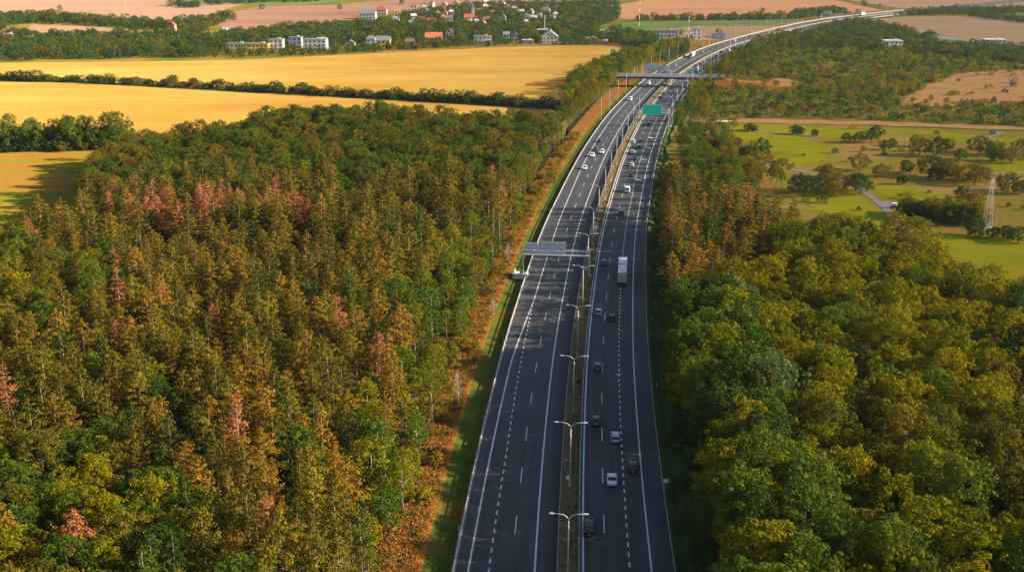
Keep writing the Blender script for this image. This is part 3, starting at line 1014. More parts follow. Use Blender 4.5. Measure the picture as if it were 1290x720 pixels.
def place_car(style, colour, px, py, label, side=1, group='vehicles on the motorway'):
    key = (style, colour)
    if key in _vehicles:
        o = copy_tree(_vehicles[key])
    else:
        o = _vehicles[key] = build_car(style, colour)
    x, y = G(px, py, 0.7)
    o.location = (x, y, 0.006)
    o.rotation_euler = (0, 0, heading(y) + (0 if side > 0 else math.pi))
    tag(o, label, 'van' if style == 'van' else 'car')


E1 = 'driving away on the east carriageway'
for a in [
    ('suv', 'black', 742, 663, 'black off-roader ' + E1 + ', nearest of all cars'),
    ('saloon', 'white', 771, 602, 'white saloon in the middle lane behind the second pair of cars'),
    ('hatchback', 'black', 797, 586, 'black car in the slow lane just ahead of the white saloon'),
    ('estate', 'silver', 775, 549, 'silver estate in the middle lane ahead of the white saloon'),
    ('hatchback', 'grey', 751, 528, 'dark grey hatchback in the fast lane beside the silver estate'),
    ('estate', 'grey', 753, 460, 'dark grey estate alone in the fast lane below the pair of small cars'),
    ('hatchback', 'black', 771, 399, 'black hatchback in the middle lane behind the white lorry'),
    ('hatchback', 'silver', 754, 392, 'silver hatchback in the fast lane beside a black hatchback'),
    ('hatchback', 'teal', 762, 330, 'teal green hatchback in the fast lane beside the white lorry'),
    ('suv', 'black', 783, 268, 'black car in the sunlit gap ahead of the white lorry'),
    ('van', 'white', 790.5, 239, 'white van in the middle lane ahead of the black car'),
    ('hatchback', 'red', 795, 220, 'dark red hatchback between the white van and a white car'),
    ('hatchback', 'white', 796, 207, 'small white hatchback ahead of the dark red one'),
    ('saloon', 'grey', 800, 199, 'dark grey saloon ahead of the small white hatchback'),
    ('estate', 'white', 797, 191, 'white estate in the fast lane before the green panel gantry'),
    ('saloon', 'black', 805, 185, 'black saloon in the middle lane between two white cars'),
    ('suv', 'white', 797.5, 178, 'white off-roader in the fast lane just before the green panel gantry'),
    ('hatchback', 'grey', 807.5, 177, 'grey hatchback beside the white off-roader'),
    ('hatchback', 'black', 818, 156, 'black hatchback under the green panel gantry'),
    ('hatchback', 'black', 832, 122.5, 'black hatchback approaching the road bridge'),
    ('van', 'silver', 837, 117.5, 'pale van in traffic just before the road bridge'),
    ('saloon', 'red', 848, 111, 'dark red saloon in the shade before the road bridge'),
]:
    place_car(*a)
E2 = 'coming towards the camera on the west carriageway'
for a in [
    ('hatchback', 'white', 737, 211, 'white hatchback ' + E2 + ', nearest there'),
    ('estate', 'white', 746.5, 195, 'white estate third in the oncoming bunch on the west carriageway'),
    ('saloon', 'grey', 750.5, 187, 'grey saloon in the slow lane of the oncoming bunch'),
    ('suv', 'white', 758.5, 191, 'white off-roader in the fast lane of the oncoming bunch'),
    ('saloon', 'black', 755, 177, 'black saloon last in the oncoming bunch'),
    ('van', 'white', 794, 125, 'white van coming from the road bridge in the slow lane'),
    ('van', 'white', 817, 105, 'white van just under the road bridge on the west carriageway'),
]:
    place_car(*a, side=-1)
rr = random.Random(3)
k = 0
for i in range(26):                                       # slow traffic beyond the bridge
    y = 765 + i * 17.5 + rr.uniform(-4, 4)
    lane = rr.choice([1.8, 5.4, 9.0])
    x, yy = P(y, lane)
    px, py, s = proj(x, yy, .7)
    st, c = rr.choice(['hatchback', 'estate', 'saloon', 'van']), rr.choice(['white', 'black', 'silver', 'grey', 'blue', 'white'])
    place_car(st, c, px, py, 'tiny far %s %s in the queue beyond the road bridge' % (c, st))
for i in range(9):
    y = 800 + i * 50 + rr.uniform(-15, 15)
    x, yy = P(y, rr.choice([-10.5, -14.3]))
    px, py, s = proj(x, yy, .7)
    st, c = rr.choice(['hatchback', 'estate', 'saloon', 'van']), rr.choice(['white', 'black', 'silver', 'grey'])
    place_car(st, c, px, py, 'tiny far oncoming %s %s beyond the road bridge' % (c, st), side=-1)
_g = {}
for o in list(bpy.data.objects):
    if o.parent is None and o.get('category') in ('car', 'van'):
        _g.setdefault(o['label'], []).append(o)
for lb, os_ in _g.items():
    if len(os_) > 1:
        for o in os_: o['group'] = lb.replace('tiny far ', 'far ') + ' group'


def lorry(px, py, label, side=1, trailer=True):
    x, y = G(px, py)
    root = empty('lorry', (x, y, 0.006), heading(y) + (0 if side > 0 else math.pi))
    tag(root, label, 'lorry')
    Wh = simple('tarp_white', (0.74, 0.74, 0.73), 0.5, noise=0.06, nscale=0.6)
    boxes = [(0.0, 7.9), (9.0, 16.4)] if trailer else [(0.0, 8.2)]
    end = boxes[-1][1]
    for i, (a, b) in enumerate(boxes):
        m = MB(); m.box((0, (a + b) / 2, 2.5), (2.5, b - a, 2.9))
        bx = m.build('cargo_box', Wh, root)
        m = MB()
        m.box((0, a - .02, 2.5), (2.3, 0.03, 2.7)); m.box((0, a - .045, 2.5), (0.06, 0.03, 2.7))
        m.build('rear_door', simple('door_grey', (0.42, 0.43, 0.46), 0.5), bx)
        m = MB()
        for q in np.arange(a + .5, b, 0.9): m.box((0, q, 3.965), (2.46, 0.07, 0.04))
        for s in (-1, 1): m.box((s * 1.24, (a + b) / 2, 3.95), (0.06, b - a + .04, 0.08))
        m.build('roof_rib', M['galv'], bx)
        m = MB(); m.box((0, (a + b) / 2, 0.93), (1.1, b - a - .2, 0.24)); m.box((0, a + .05, 0.62), (2.4, 0.1, 0.14)); m.build('chassis', simple('chassis_brown', (0.10, 0.06, 0.05), 0.7), root)
        for s in (-1, 1):
            m = MB(); m.box((s * .95, a - .03, 0.78), (0.36, 0.05, 0.14)); m.build('taillight', M['red_lens'], root)
            for yy in ((a + 1.3, a + 2.6) + ((b - .9,) if trailer and i == 0 else ())):
                m = MB(); m.tube([(s * .85, yy, .5), (s * 1.2, yy, .5)], 0.5, 18); m.build('wheel', M['tyre'], root)
    if trailer:
        m = MB(); m.box((0, 8.45, 0.8), (0.16, 1.3, 0.12)); m.build('drawbar', M['black_plastic'], root)
    m = MB()
    ring = lambda hw, y, z0, z1: [(-hw, y, z0), (hw, y, z0), (hw, y, z1), (-hw, y, z1)]
    m.loft([ring(1.22, end + .25, .7, 3.7), ring(1.22, end + 1.6, .6, 3.55), ring(1.2, end + 2.05, .5, 2.9), ring(1.18, end + 2.2, .45, 1.5), ring(1.1, end + 2.25, .45, .7)])
    cab = m.build('cab', PAINT['white'], root)
    m = MB(); m.loft([ring(1.08, end + 1.8, 2.0, 3.2), ring(1.08, end + 2.16, 1.75, 2.85)]); m.build('windscreen', M['glass_dark'], cab)
    for s in (-1, 1):
        m = MB(); m.tube([(s * .85, end + 1.3, .5), (s * 1.2, end + 1.3, .5)], 0.5, 18); m.build('wheel', M['tyre'], root)
        m = MB(); m.box((s * 1.38, end + 1.9, 2.4), (0.14, 0.1, 0.7)); m.build('mirror', M['black_plastic'], root)


lorry(783.5, 360, 'long white lorry with trailer in the middle of the east carriageway')
lorry(873.5, 71, 'white box lorry coming round the far bend on the west carriageway', -1, False)
lorry(1084, 20, 'tiny white lorry at the far end of the motorway', 1, False)

# ------------------------------------------------------------------ buildings
ROOF = {'red': simple('roof_red', (0.42, 0.085, 0.05), 0.8, noise=0.2, nscale=0.8), 'orange': simple('roof_orange', (0.52, 0.17, 0.08), 0.8, noise=0.2, nscale=0.8),
        'brown': simple('roof_brown', (0.20, 0.12, 0.10), 0.8, noise=0.2, nscale=0.8), 'grey': simple('roof_grey', (0.20, 0.20, 0.22), 0.8, noise=0.2, nscale=0.8), 'pale': simple('roof_pale', (0.50, 0.47, 0.46), 0.8, noise=0.1)}
WALL = {'white': simple('wall_white', (0.60, 0.58, 0.54), 0.85, noise=0.05), 'cream': simple('wall_cream', (0.62, 0.52, 0.40), 0.85, noise=0.06), 'yellow': simple('wall_yellow', (0.75, 0.50, 0.06), 0.85, noise=0.06),
        'grey': simple('wall_grey', (0.38, 0.38, 0.40), 0.85, noise=0.06), 'red': simple('wall_red', (0.5, 0.07, 0.06), 0.8), 'pink': simple('wall_pink', (0.62, 0.30, 0.24), 0.8)}


def house(px, py, wpx, wall, roof, label, style='gable', storeys=2, gable_front=False, rot=0.0, depth=None, name='house'):
    x, y = G(px, py)
    s = proj(x, y)[2]
    w = wpx / s
    d = depth or min(max(w * 0.75, 6.0), 12.0)
    root = empty(name, (x, y + d / 2, 0), rot)
    tag(root, label, 'building' if name != 'house' else 'house')
    hw = 3.0 * storeys + 0.3
    m = MB()
    m.box((0, 0, hw / 2), (w, d, hw))
    if style == 'gable':
        rh = (w if gable_front else d) * 0.36
        if gable_front:
            m.add([(-w / 2, -d / 2, hw), (w / 2, -d / 2, hw), (0, -d / 2, hw + rh), (-w / 2, d / 2, hw), (w / 2, d / 2, hw), (0, d / 2, hw + rh)], [(0, 1, 2), (3, 5, 4), (0, 2, 5, 3), (1, 4, 5, 2)])
        else:
            m.add([(-w / 2, -d / 2, hw), (-w / 2, d / 2, hw), (-w / 2, 0, hw + rh), (w / 2, -d / 2, hw), (w / 2, d / 2, hw), (w / 2, 0, hw + rh)], [(0, 2, 1), (3, 4, 5), (0, 3, 5, 2), (1, 2, 5, 4)])
    m.build('wall', WALL[wall], root)
    m = MB()
    e = 0.45
    if style == 'gable':
        t = 0.22
        if gable_front:
            for sg in (-1, 1):
                x0, z0 = sg * (w / 2 + e), hw - e * 2 * rh / w
                m.loft([[(x0, -d / 2 - e, z0 + .03), (0, -d / 2 - e, hw + rh + .03), (0, -d / 2 - e, hw + rh + t), (x0, -d / 2 - e, z0 + t)],
                        [(x0, d / 2 + e, z0 + .03), (0, d / 2 + e, hw + rh + .03), (0, d / 2 + e, hw + rh + t), (x0, d / 2 + e, z0 + t)]])
        else:
            for sg in (-1, 1):
                y0, z0 = sg * (d / 2 + e), hw - e * 2 * rh / d
                m.loft([[(-w / 2 - e, y0, z0 + .03), (-w / 2 - e, 0, hw + rh + .03), (-w / 2 - e, 0, hw + rh + t), (-w / 2 - e, y0, z0 + t)],
                        [(w / 2 + e, y0, z0 + .03), (w / 2 + e, 0, hw + rh + .03), (w / 2 + e, 0, hw + rh + t), (w / 2 + e, y0, z0 + t)]])
        rf = m.build('roof', ROOF[roof], root)
        m = MB(); cx = w * .18 if not gable_front else 0.6
        m.box((cx, d * .08, hw + rh + .2), (0.7, 0.6, 1.7)); m.build('chimney', M['concrete'], rf)
    elif style == 'hip':
        rh = min(w, d) * 0.4
        a = max(0.3, w / 2 - d * 0.42)
        m.add([(-w / 2 - e, -d / 2 - e, hw + .02), (w / 2 + e, -d / 2 - e, hw + .02), (w / 2 + e, d / 2 + e, hw + .02), (-w / 2 - e, d / 2 + e, hw + .02), (-a, 0, hw + rh), (a, 0, hw + rh)],
              [(0, 1, 5, 4), (1, 2, 5), (2, 3, 4, 5), (3, 0, 4), (0, 3, 2, 1)])
        rf = m.build('roof', ROOF[roof], root)
        m = MB(); m.box((w * .1, d * .05, hw + rh), (0.7, 0.6, 1.6)); m.build('chimney', M['concrete'], rf)
    else:
        m.box((0, 0, hw + .15), (w + .5, d + .5, 0.3))
        rf = m.build('roof', ROOF[roof], root)
        m = MB(); m.box((w * .2, 0, hw + .8), (min(2.4, w * .2), 2, 1.0)); m.build('roof_unit', M['concrete_pale'], rf)
    n = max(2, min(8, int(w / 3.2)))
    for st in range(storeys):
        for i in range(n):
            xx = -w / 2 + w * (i + .5) / n
            m = MB(); m.box((xx, -d / 2 - .02, 1.6 + 3.0 * st), (1.3, 0.08, 1.4)); m.build('window', M['glass_dark'], root)
    if style == 'gable' and gable_front:
        for xx in (-w * .1, w * .1):
            m = MB(); m.box((xx, -d / 2 - .02, hw + rh * .35), (1.2, 0.08, 1.3)); m.build('window', M['glass_dark'], root)
    for st in range(storeys):
        for q in (-d * .22, d * .22):
            for sg in (-1, 1):
                m = MB(); m.box((sg * (w / 2 + .02), q, 1.6 + 3.0 * st), (0.08, 1.2, 1.3)); m.build('window', M['glass_dark'], root)
    m = MB(); m.box((w * .05 + w / (2 * n), -d / 2 - .05, 1.05), (1.0, 0.06, 2.1)); m.build('door', simple('door_brown', (0.12, 0.07, 0.04), 0.6), root)
    return root


HOUSES = [
    (693, 55, 20, 'white', 'pale', 'large white gabled house with dark windows at the wheat field edge', 'gable', 2, True),
    (745, 52.5, 12, 'white', 'pale', 'low white flat roofed building among trees beyond the wheat field corner', 'flat', 1, False),
    (763, 56, 6, 'grey', 'pale', 'small grey shed at the far corner of the wheat field', 'flat', 1, False),
    (761, 43, 11, 'white', 'pale', 'low white building half hidden by dark trees beside the green field', 'flat', 1, False),
    (841, 47, 27, 'grey', 'brown', 'long grey industrial hall with brown roof near the slip road', 'flat', 2, False),
    (878, 49, 11, 'white', 'grey', 'dark roofed block with white bands beside the motorway curve', 'flat', 3, False),
    (869, 48, 8, 'white', 'pale', 'small white workshop beside the dark roofed block', 'flat', 1, False),
    (901, 47.5, 6, 'white', 'pale', 'little white kiosk beside the round tree near the curve', 'flat', 1, False),
    (1126, 61, 22, 'white', 'pale', 'long white depot building among trees below the ploughed field', 'flat', 2, False),
    (1255, 55, 26, 'grey', 'pale', 'long pale roofed warehouse beside the far cross road', 'flat', 1, False),
    (608, 55, 22, 'white', 'brown', 'long white house with two wings at the upper edge of the wheat field', 'flat', 2, False),
    (614, 56, 9, 'white', 'pale', 'square white annexe in front of the long white house', 'flat', 1, False),
    (638, 52, 8, 'white', 'grey', 'white house with grey roof behind garden trees', 'gable', 2, False),
    (648, 52, 7, 'grey', 'brown', 'grey gabled house next to the white house with grey roof', 'gable', 2, True),
    (665, 55.5, 14, 'grey', 'pale', 'low teal grey shed along the wheat field edge', 'flat', 1, False),
    (686, 42, 18, 'grey', 'pale', 'wide pale roofed shed behind the large white gabled house', 'flat', 1, False),
    (405, 60, 11, 'cream', 'pale', 'cream walled house at the field edge beside the white block', 'gable', 2, False),
    (441, 60, 12, 'white', 'brown', 'white bungalow with brown roof at the field edge', 'gable', 1, True),
    (467, 58, 12, 'white', 'grey', 'white house with steep dark roof at the field edge', 'hip', 2, False),
    (483, 60, 17, 'yellow', 'grey', 'bright yellow house at the field edge', 'gable', 2, False),
    (516, 57, 11, 'cream', 'brown', 'cream house with dark brown roof among garden trees', 'gable', 1, False),
    (546, 52, 21, 'cream', 'orange', 'long house with orange tiled roof behind the wheat field', 'gable', 1, False),
    (566, 49, 9, 'white', 'brown', 'pale two storey house with brown roof between large trees', 'gable', 2, True),
    (298, 65, 26, 'cream', 'brown', 'cream terrace of flats at the west end of the row', 'flat', 2, False),
    (325, 65, 26, 'yellow', 'grey', 'yellow terrace of flats in the middle of the row', 'flat', 2, False),
    (348, 64, 17, 'white', 'grey', 'white terrace house at the east end of the row of flats', 'flat', 3, False),
    (372, 61, 16, 'grey', 'grey', 'grey block set back behind the white terrace house', 'flat', 3, False),
    (397, 64, 28, 'white', 'grey', 'big white block with sawtooth parapet at the wheat field', 'flat', 3, False),
    (463, 24, 20, 'white', 'grey', 'long white house high on the slope at the village edge', 'gable', 2, False),
    (463, 21, 10, 'white', 'orange', 'house with bright orange hipped roof above the long white house', 'hip', 2, False),
    (480, 19, 14, 'cream', 'red', 'large house with broad red hipped roof at the village edge', 'hip', 2, False),
    (452, 31, 8, 'white', 'brown', 'small white gabled house with brown roof below the slope', 'gable', 1, True),
    (468, 31, 10, 'cream', 'brown', 'brown roofed house beside the small gabled one', 'gable', 1, False),
    (483, 28, 11, 'white', 'brown', 'white house under a brown roof below the red hipped roof', 'hip', 1, False),
    (499, 28, 9, 'white', 'brown', 'tall white house with brown roof among dark trees', 'gable', 2, True),
    (500, 21, 8, 'white', 'orange', 'white house with small orange gable above it all', 'gable', 2, False),
    (521, 14, 9, 'white', 'red', 'red roofed house near the upper village edge', 'hip', 2, False),
    (536, 20, 7, 'white', 'grey', 'small white house with grey gable mid village', 'gable', 2, True),
    (531, 27, 8, 'cream', 'red', 'house with bright red roof next to a larger red one', 'gable', 1, False),
    (543, 30, 11, 'white', 'red', 'white walled house with large bright red roof', 'gable', 1, False),
    (551, 20, 7, 'cream', 'orange', 'small orange roofed house in the village centre', 'hip', 1, False),
    (560, 23, 7, 'white', 'red', 'narrow red roofed house west of the church hall', 'gable', 2, True),
    (566, 30, 8, 'cream', 'brown', 'brown roofed house at the lower village edge', 'gable', 2, False),
    (578, 28, 8, 'white', 'brown', 'white house with brown roof left of the church hall', 'gable', 1, True),
    (591, 29, 13, 'white', 'red', 'church hall with long red roof in the village centre', 'gable', 2, False),
    (593, 12, 6, 'white', 'grey', 'white house with grey roof on the upper slope', 'gable', 2, True),
    (605, 17, 9, 'cream', 'orange', 'orange roofed house above the church hall', 'gable', 1, False),
    (611, 28, 9, 'cream', 'brown', 'brown roofed cottage right of the church hall', 'hip', 1, False),
    (618, 12, 8, 'white', 'red', 'red gabled house on the upper slope', 'gable', 1, False),
    (620, 19, 7, 'cream', 'red', 'small cream house with red roof under the upper one', 'gable', 1, False),
    (639, 15, 9, 'white', 'brown', 'white double gabled house on the upper slope', 'gable', 2, True),
    (648, 15, 8, 'white', 'brown', 'white gabled house beside the double gabled one', 'gable', 2, True),
    (656, 18, 9, 'white', 'pale', 'pale roofed white house on the upper slope', 'gable', 1, False),
    (663, 11, 7, 'cream', 'orange', 'small orange roofed house at the top of the village', 'hip', 1, False),
    (687, 19, 12, 'white', 'brown', 'isolated house with pinkish brown roof east of the village', 'hip', 2, False),
    (672, 26, 9, 'cream', 'pale', 'pale roofed house hidden in the woods east of the village', 'gable', 1, False),
    (614, 27, 6, 'white', 'brown', 'white walled cottage in the lower village', 'gable', 1, True),
    (770, 11, 9, 'white', 'pale', 'tiny white barn beside the orange field', 'flat', 1, False),
    (8, 48, 16, 'white', 'pale', 'long white roofed hall at the west edge of the valley', 'flat', 1, False),
    (36, 52, 12, 'red', 'red', 'low red hall beside the long white roofed one', 'flat', 1, False),
    (11, 43, 5, 'cream', 'orange', 'tiny cream house with orange roof above the white hall', 'gable', 1, True),
    (217, 39, 7, 'pink', 'red', 'small pink house in the hedges below the stubble field', 'gable', 2, True),
    (283, 42, 6, 'white', 'pale', 'small white house at the edge of the brown field', 'gable', 1, False),
]
for h in HOUSES:
    px, py, wpx, wl, rf, lb, st, n, gf = h
    house(px, py, wpx, wl, rf, lb, st, n, gf, rot=random.uniform(-.25, .25) if wpx < 14 and py < 45 else 0, name='house' if (st != 'flat' or 'house' in lb) else 'low_building')
rv = random.Random(44)
_taken = [(h[0], h[1]) for h in HOUSES]
_n = 0
for _i in range(900):
    px, py = rv.uniform(500, 708), rv.uniform(7, 33)
    if py < 7 + max(0, (560 - px)) * .13 or py > 34: continue
    if any(abs(px - a) < 7.5 and abs(py - b) < 3.4 for a, b in _taken): continue
    _taken.append((px, py))
    rf = rv.choice(['red', 'orange', 'brown', 'brown', 'grey', 'pale'])
    wl = rv.choice(['white', 'cream', 'white', 'grey'])
    lb = 'small %s walled house with %s roof half hidden among the village trees' % (wl, rf)
    r_ = house(px, py, rv.uniform(5.0, 7.5), wl, rf, lb, rv.choice(['gable', 'gable', 'hip']), rv.choice([1, 2]), rv.random() < .4, rot=rv.uniform(-.5, .5))
    r_['group'] = lb + 's'
    HOUSES.append((px, py, 6.5))
    _n += 1
    if _n >= 28: break
# tower in the village
x, y = G(596, 26)
root = empty('church_tower', (x, y, 0)); tag(root, 'slender pale church tower with pointed top in the village', 'tower')
m = MB(); m.box((0, 0, 7), (3.2, 3.2, 14)); m.build('shaft', WALL['white'], root)
m = MB(); m.add([(-1.8, -1.8, 14), (1.8, -1.8, 14), (1.8, 1.8, 14), (-1.8, 1.8, 14), (0, 0, 19)], [(0, 1, 4), (1, 2, 4), (2, 3, 4), (3, 0, 4), (0, 3, 2, 1)]); m.build('spire', ROOF['grey'], root)
# masts


def mast(px, py, h, label, r=0.35, banded=True, mat=None):
    x, y = G(px, py)
    root = empty('radio_mast', (x, y, 0)); tag(root, label, 'mast')
    n = 8 if banded else 1
    for i in range(n):
        m = MB(); a, b = h * i / n, h * (i + 1) / n
        m.tube([(0, 0, a), (0, 0, b)], [r * (1 - .5 * i / n), r * (1 - .5 * (i + 1) / n)], 8)
        m.build('section', mat or (M['mast_red'] if (i % 2) else M['sign_white']), root)
    m = MB()
    for zz in (h * .8, h * .92): m.box((0.3, -0.3, zz), (0.9, 0.5, 1.6))
    m.build('antenna', M['sign_white'], root)


mast(805, 33, 30, 'tall red and white banded radio mast behind the dark trees')
mast(686, 41, 17, 'slim pale chimney mast behind the large white gabled house', 0.3, False, M['concrete_pale'])
mast(866.5, 58, 27, 'banded mast beside the dark roofed block at the curve', 0.3)
mast(767, 86, 14, 'pale pole standing in the tree belt by the wheat field', 0.22, False, M['concrete_pale'])


def pylon(px, py, h, label, base=2.6, mat=None):
    x, y = G(px, py)
    root = empty('lattice_pylon', (x, y, 0)); tag(root, label, 'pylon')
    m = MB()
    prev = None
    for i in range(9):
        z = h * i / 8
        b = base / 2 * (1 - 0.8 * i / 8)
        c = [(-b, -b, z), (b, -b, z), (b, b, z), (-b, b, z)]
        if prev:
            for j in range(4):
                m.tube([prev[j], c[j]], 0.045, 4)
                m.tube([prev[j], c[(j + 1) % 4]], 0.022, 4)
                pass
        prev = c
    m.build('lattice', mat or M['galv'], root)
    m = MB()
    for zz, ww in ((h * .82, 2.6), (h * .95, 2.0)): m.box((0, 0, zz), (ww, 0.14, 0.14))
    m.build('crossarm', M['galv_pale'], root)
    m = MB(); m.box((0, 0, 0.15), (base + .6, base + .6, 0.3)); m.build('footing', M['concrete'], root)


pylon(1243, 287, 17, 'slim lattice pylon on the golf course next to an orange tree')
pylon(160, 24, 24, 'far lattice pylon on the skyline field above the hedges', 5)
for i, (px, py, hh) in enumerate(((1254, 284, 5.5), (1264, 289, 6.5), (1262, 243, 8), (1270, 238, 7), (1281, 240, 7.5))):
    x, y = G(px, py)
    r = empty('wooden_pole', (x, y, 0))
    tag(r, ['short thin pole just east of the lattice pylon', 'taller thin pole beside the dark bushes east of the pylon', 'thin pole in front of the spreading tree', 'second thin pole by the spreading tree', 'thin pole east of the spreading tree'][i], 'pole')
    m = MB(); m.tube([(0, 0, 0), (0, 0, hh)], 0.09, 6); m.build('shaft', M['bark_pale'], r)
    m = MB(); m.box((0, 0, hh - .3), (0.8, 0.1, 0.1)); m.build('crossarm', M['bark_pale'], r)
# golf buggy at the path bend
x, y = G(1126, 262)
root = empty('golf_buggy', (x, y, 0.05), R_(60)); tag(root, 'dark golf buggy with white canopy parked at the path bend', 'golf buggy')
m = MB(); m.box((0, 0, .55), (1.2, 2.4, .5)); m.box((0, -.2, .95), (1.1, .7, .5)); m.build('body', PAINT['black'], root)
m = MB(); m.box((0, -.1, 1.85), (1.2, 1.7, .08)); m.build('canopy', M['sign_white'], root)
for sx in (-.52, .52):
    for sy in (-.8, .65):
        m = MB(); m.tube([(sx, sy, .8), (sx * .95, sy * .95, 1.82)], 0.03, 5); m.build('post', M['galv'], root)
        m = MB(); m.tube([(sx * .95, sy * 1.15, .25), (sx * 1.25, sy * 1.15, .25)], 0.25, 12); m.build('wheel', M['tyre'], root)


# ------------------------------------------------------------------ trees
def leaf_quads(C, Nn, size, spread=0.7, aspect=1.0):
    """irregular quads at C facing Nn +- spread"""
    n = len(C)
    nn = Nn + rng.normal(0, spread, (n, 3))
    nn /= np.linalg.norm(nn, axis=1, keepdims=True) + 1e-9
    a = rng.normal(0, 1, (n, 3))
    u = np.cross(nn, a); u /= np.linalg.norm(u, axis=1, keepdims=True) + 1e-9
    w_ = np.cross(nn, u)
    s = size * rng.uniform(0.55, 1.35, (n, 1))
    u = u * s; w_ = w_ * s * aspect
    k = rng.uniform(0.35, 0.65, (n, 4, 1))
    Vv = np.stack([C - u * k[:, 0] * 1.2, C - w_ * k[:, 1] * 0.9, C + u * k[:, 2] * 1.2, C + w_ * k[:, 3] * 0.9], axis=1)
    return Vv.reshape(-1, 3)


def crown_clumps(nc, rx, rz, zc, cr, per, leaf, low=-0.35, lump=0.25, spread=0.55, flat=0.8, jut=.16):
    """clumps of leaves on and inside an uneven ellipsoid"""
    Cs, Ns = [], []
    ph = rng.uniform(0, 6.28, 4)
    for i in range(nc):
        t = (i + 0.5) / nc
        z = 1 - t * (1 - low)
        th = i * 2.39996 + rng.uniform(-.5, .5)
        r = math.sqrt(max(0, 1 - z * z))
        k = 1 + lump * (math.sin(th * 2 + ph[0]) * .5 + math.sin(th * 3 + ph[1] + z * 3) * .5) + rng.uniform(-jut, jut)
        if rng.random() < 0.2: k *= 0.7
        c = np.array([r * math.cos(th) * rx * k, r * math.sin(th) * rx * k, zc + z * rz * (0.85 + 0.2 * k)])
        R0 = cr * rng.uniform(0.65, 1.3)
        n = int(per * (R0 / cr) ** 2)
        d = rng.normal(0, 1, (n, 3)); d[:, 2] += 0.35
        d /= np.linalg.norm(d, axis=1, keepdims=True)
        rad = R0 * rng.uniform(0.72, 1.05, (n, 1))
        p = c + d * rad * np.array([1, 1, flat])
        Cs.append(p); Ns.append(d)
    C = np.concatenate(Cs); Nn = np.concatenate(Ns)
    return leaf_quads(C, Nn, leaf, spread)


def limbs(mb, h, n, rx, zc, r0=0.2, lean=0.0):
    mb.tube([(0, 0, -0.3), (lean * .3, 0.1, h * .35), (lean, 0, h * .8)], [r0, r0 * .75, r0 * .3], 7)
    for i in range(n):
        a = i * 2.4 + rng.uniform(-.4, .4)
        z0 = h * rng.uniform(.3, .6)
        L = rx * rng.uniform(.55, .85)
        mb.tube([(0, 0, z0), (math.cos(a) * L * .5, math.sin(a) * L * .5, z0 + L * .35), (math.cos(a) * L, math.sin(a) * L, z0 + L * .75)], [r0 * .45, r0 * .3, r0 * .1], 5)


def pine_crown(h, base, rmax, round_top=True, dens=1.0, leaf=0.36):
    """flattened plates of needles carried at the ends of whorled boughs"""
    Cs, Ns = [], []
    z = base
    while z < h - 0.9:
        t = (z - base) / (h - base)
        prof = math.sin(min(1, t * 2.4 + .45) * math.pi / 2) * (1 - t ** 2.6) if round_top else (1 - t) ** 0.75 * (0.7 + .3 * min(1, t * 5))
        L = rmax * max(0.22, prof)
        nb = max(3, int(round(3.2 + 2.6 * L / rmax)))
        a0 = rng.uniform(0, 6.28)
        for b in range(nb):
            if rng.random() > dens * .93: continue
            a = a0 + b * 6.283 / nb + rng.uniform(-.35, .35)
            l = L * rng.uniform(.6, 1.18)
            zz = z + rng.uniform(-.35, .35)
            for f, rr_ in ((.42, .75), (.9, 1.0)):
                if f < .5 and l < 1.1: continue
                c = np.array([math.cos(a) * l * f, math.sin(a) * l * f, zz + 0.22 * l * f * f + rng.uniform(-.1, .1)])
                R0 = rr_ * rng.uniform(.6, 1.05) * (.55 + .45 * L / rmax)
                n = int(44 * R0 * R0) + 8
                q = rng.normal(0, .52, (n, 3)) * np.array([R0, R0, R0 * .33])
                q[:, 2] -= 0.25 * (q[:, 0] ** 2 + q[:, 1] ** 2)
                Cs.append(c + q)
                nrm = q / (R0 + .01) * np.array([.8, .8, .6]) + np.array([math.cos(a) * .25, math.sin(a) * .25, .75])
                Ns.append(nrm)
        z += 0.95 + 0.2 * (1 - t)
    n = 60
    q = rng.normal(0, .38, (n, 3)); Cs.append(q + np.array([0, 0, h - .6])); Ns.append(q + np.array([0, 0, .4]))
    C = np.concatenate(Cs); Nn = np.concatenate(Ns)
    return leaf_quads(C, Nn, leaf, 0.38, aspect=0.6)


PROTO = {}          # key -> (crown mesh, trunk mesh, joined mesh, height, radius)


def register(key, crownV, crown_mat, trunk_mb, bark, h):
    cm = np_mesh(key + '_crown', crownV, 4, crown_mat) if not isinstance(crownV, bpy.types.Mesh) else crownV
    tm = trunk_mb.mesh(key + '_trunk', bark, True) if isinstance(trunk_mb, MB) else trunk_mb
    PROTO[key] = [cm, tm, None, h]


def recolour(key, new, mat, bark=None):
    cm, tm, _, h = PROTO[key]
    c2 = cm.copy(); c2.materials[0] = mat
    t2 = tm
    if bark:
        t2 = tm.copy(); t2.materials[0] = bark
    PROTO[new] = [c2, t2, None, h]


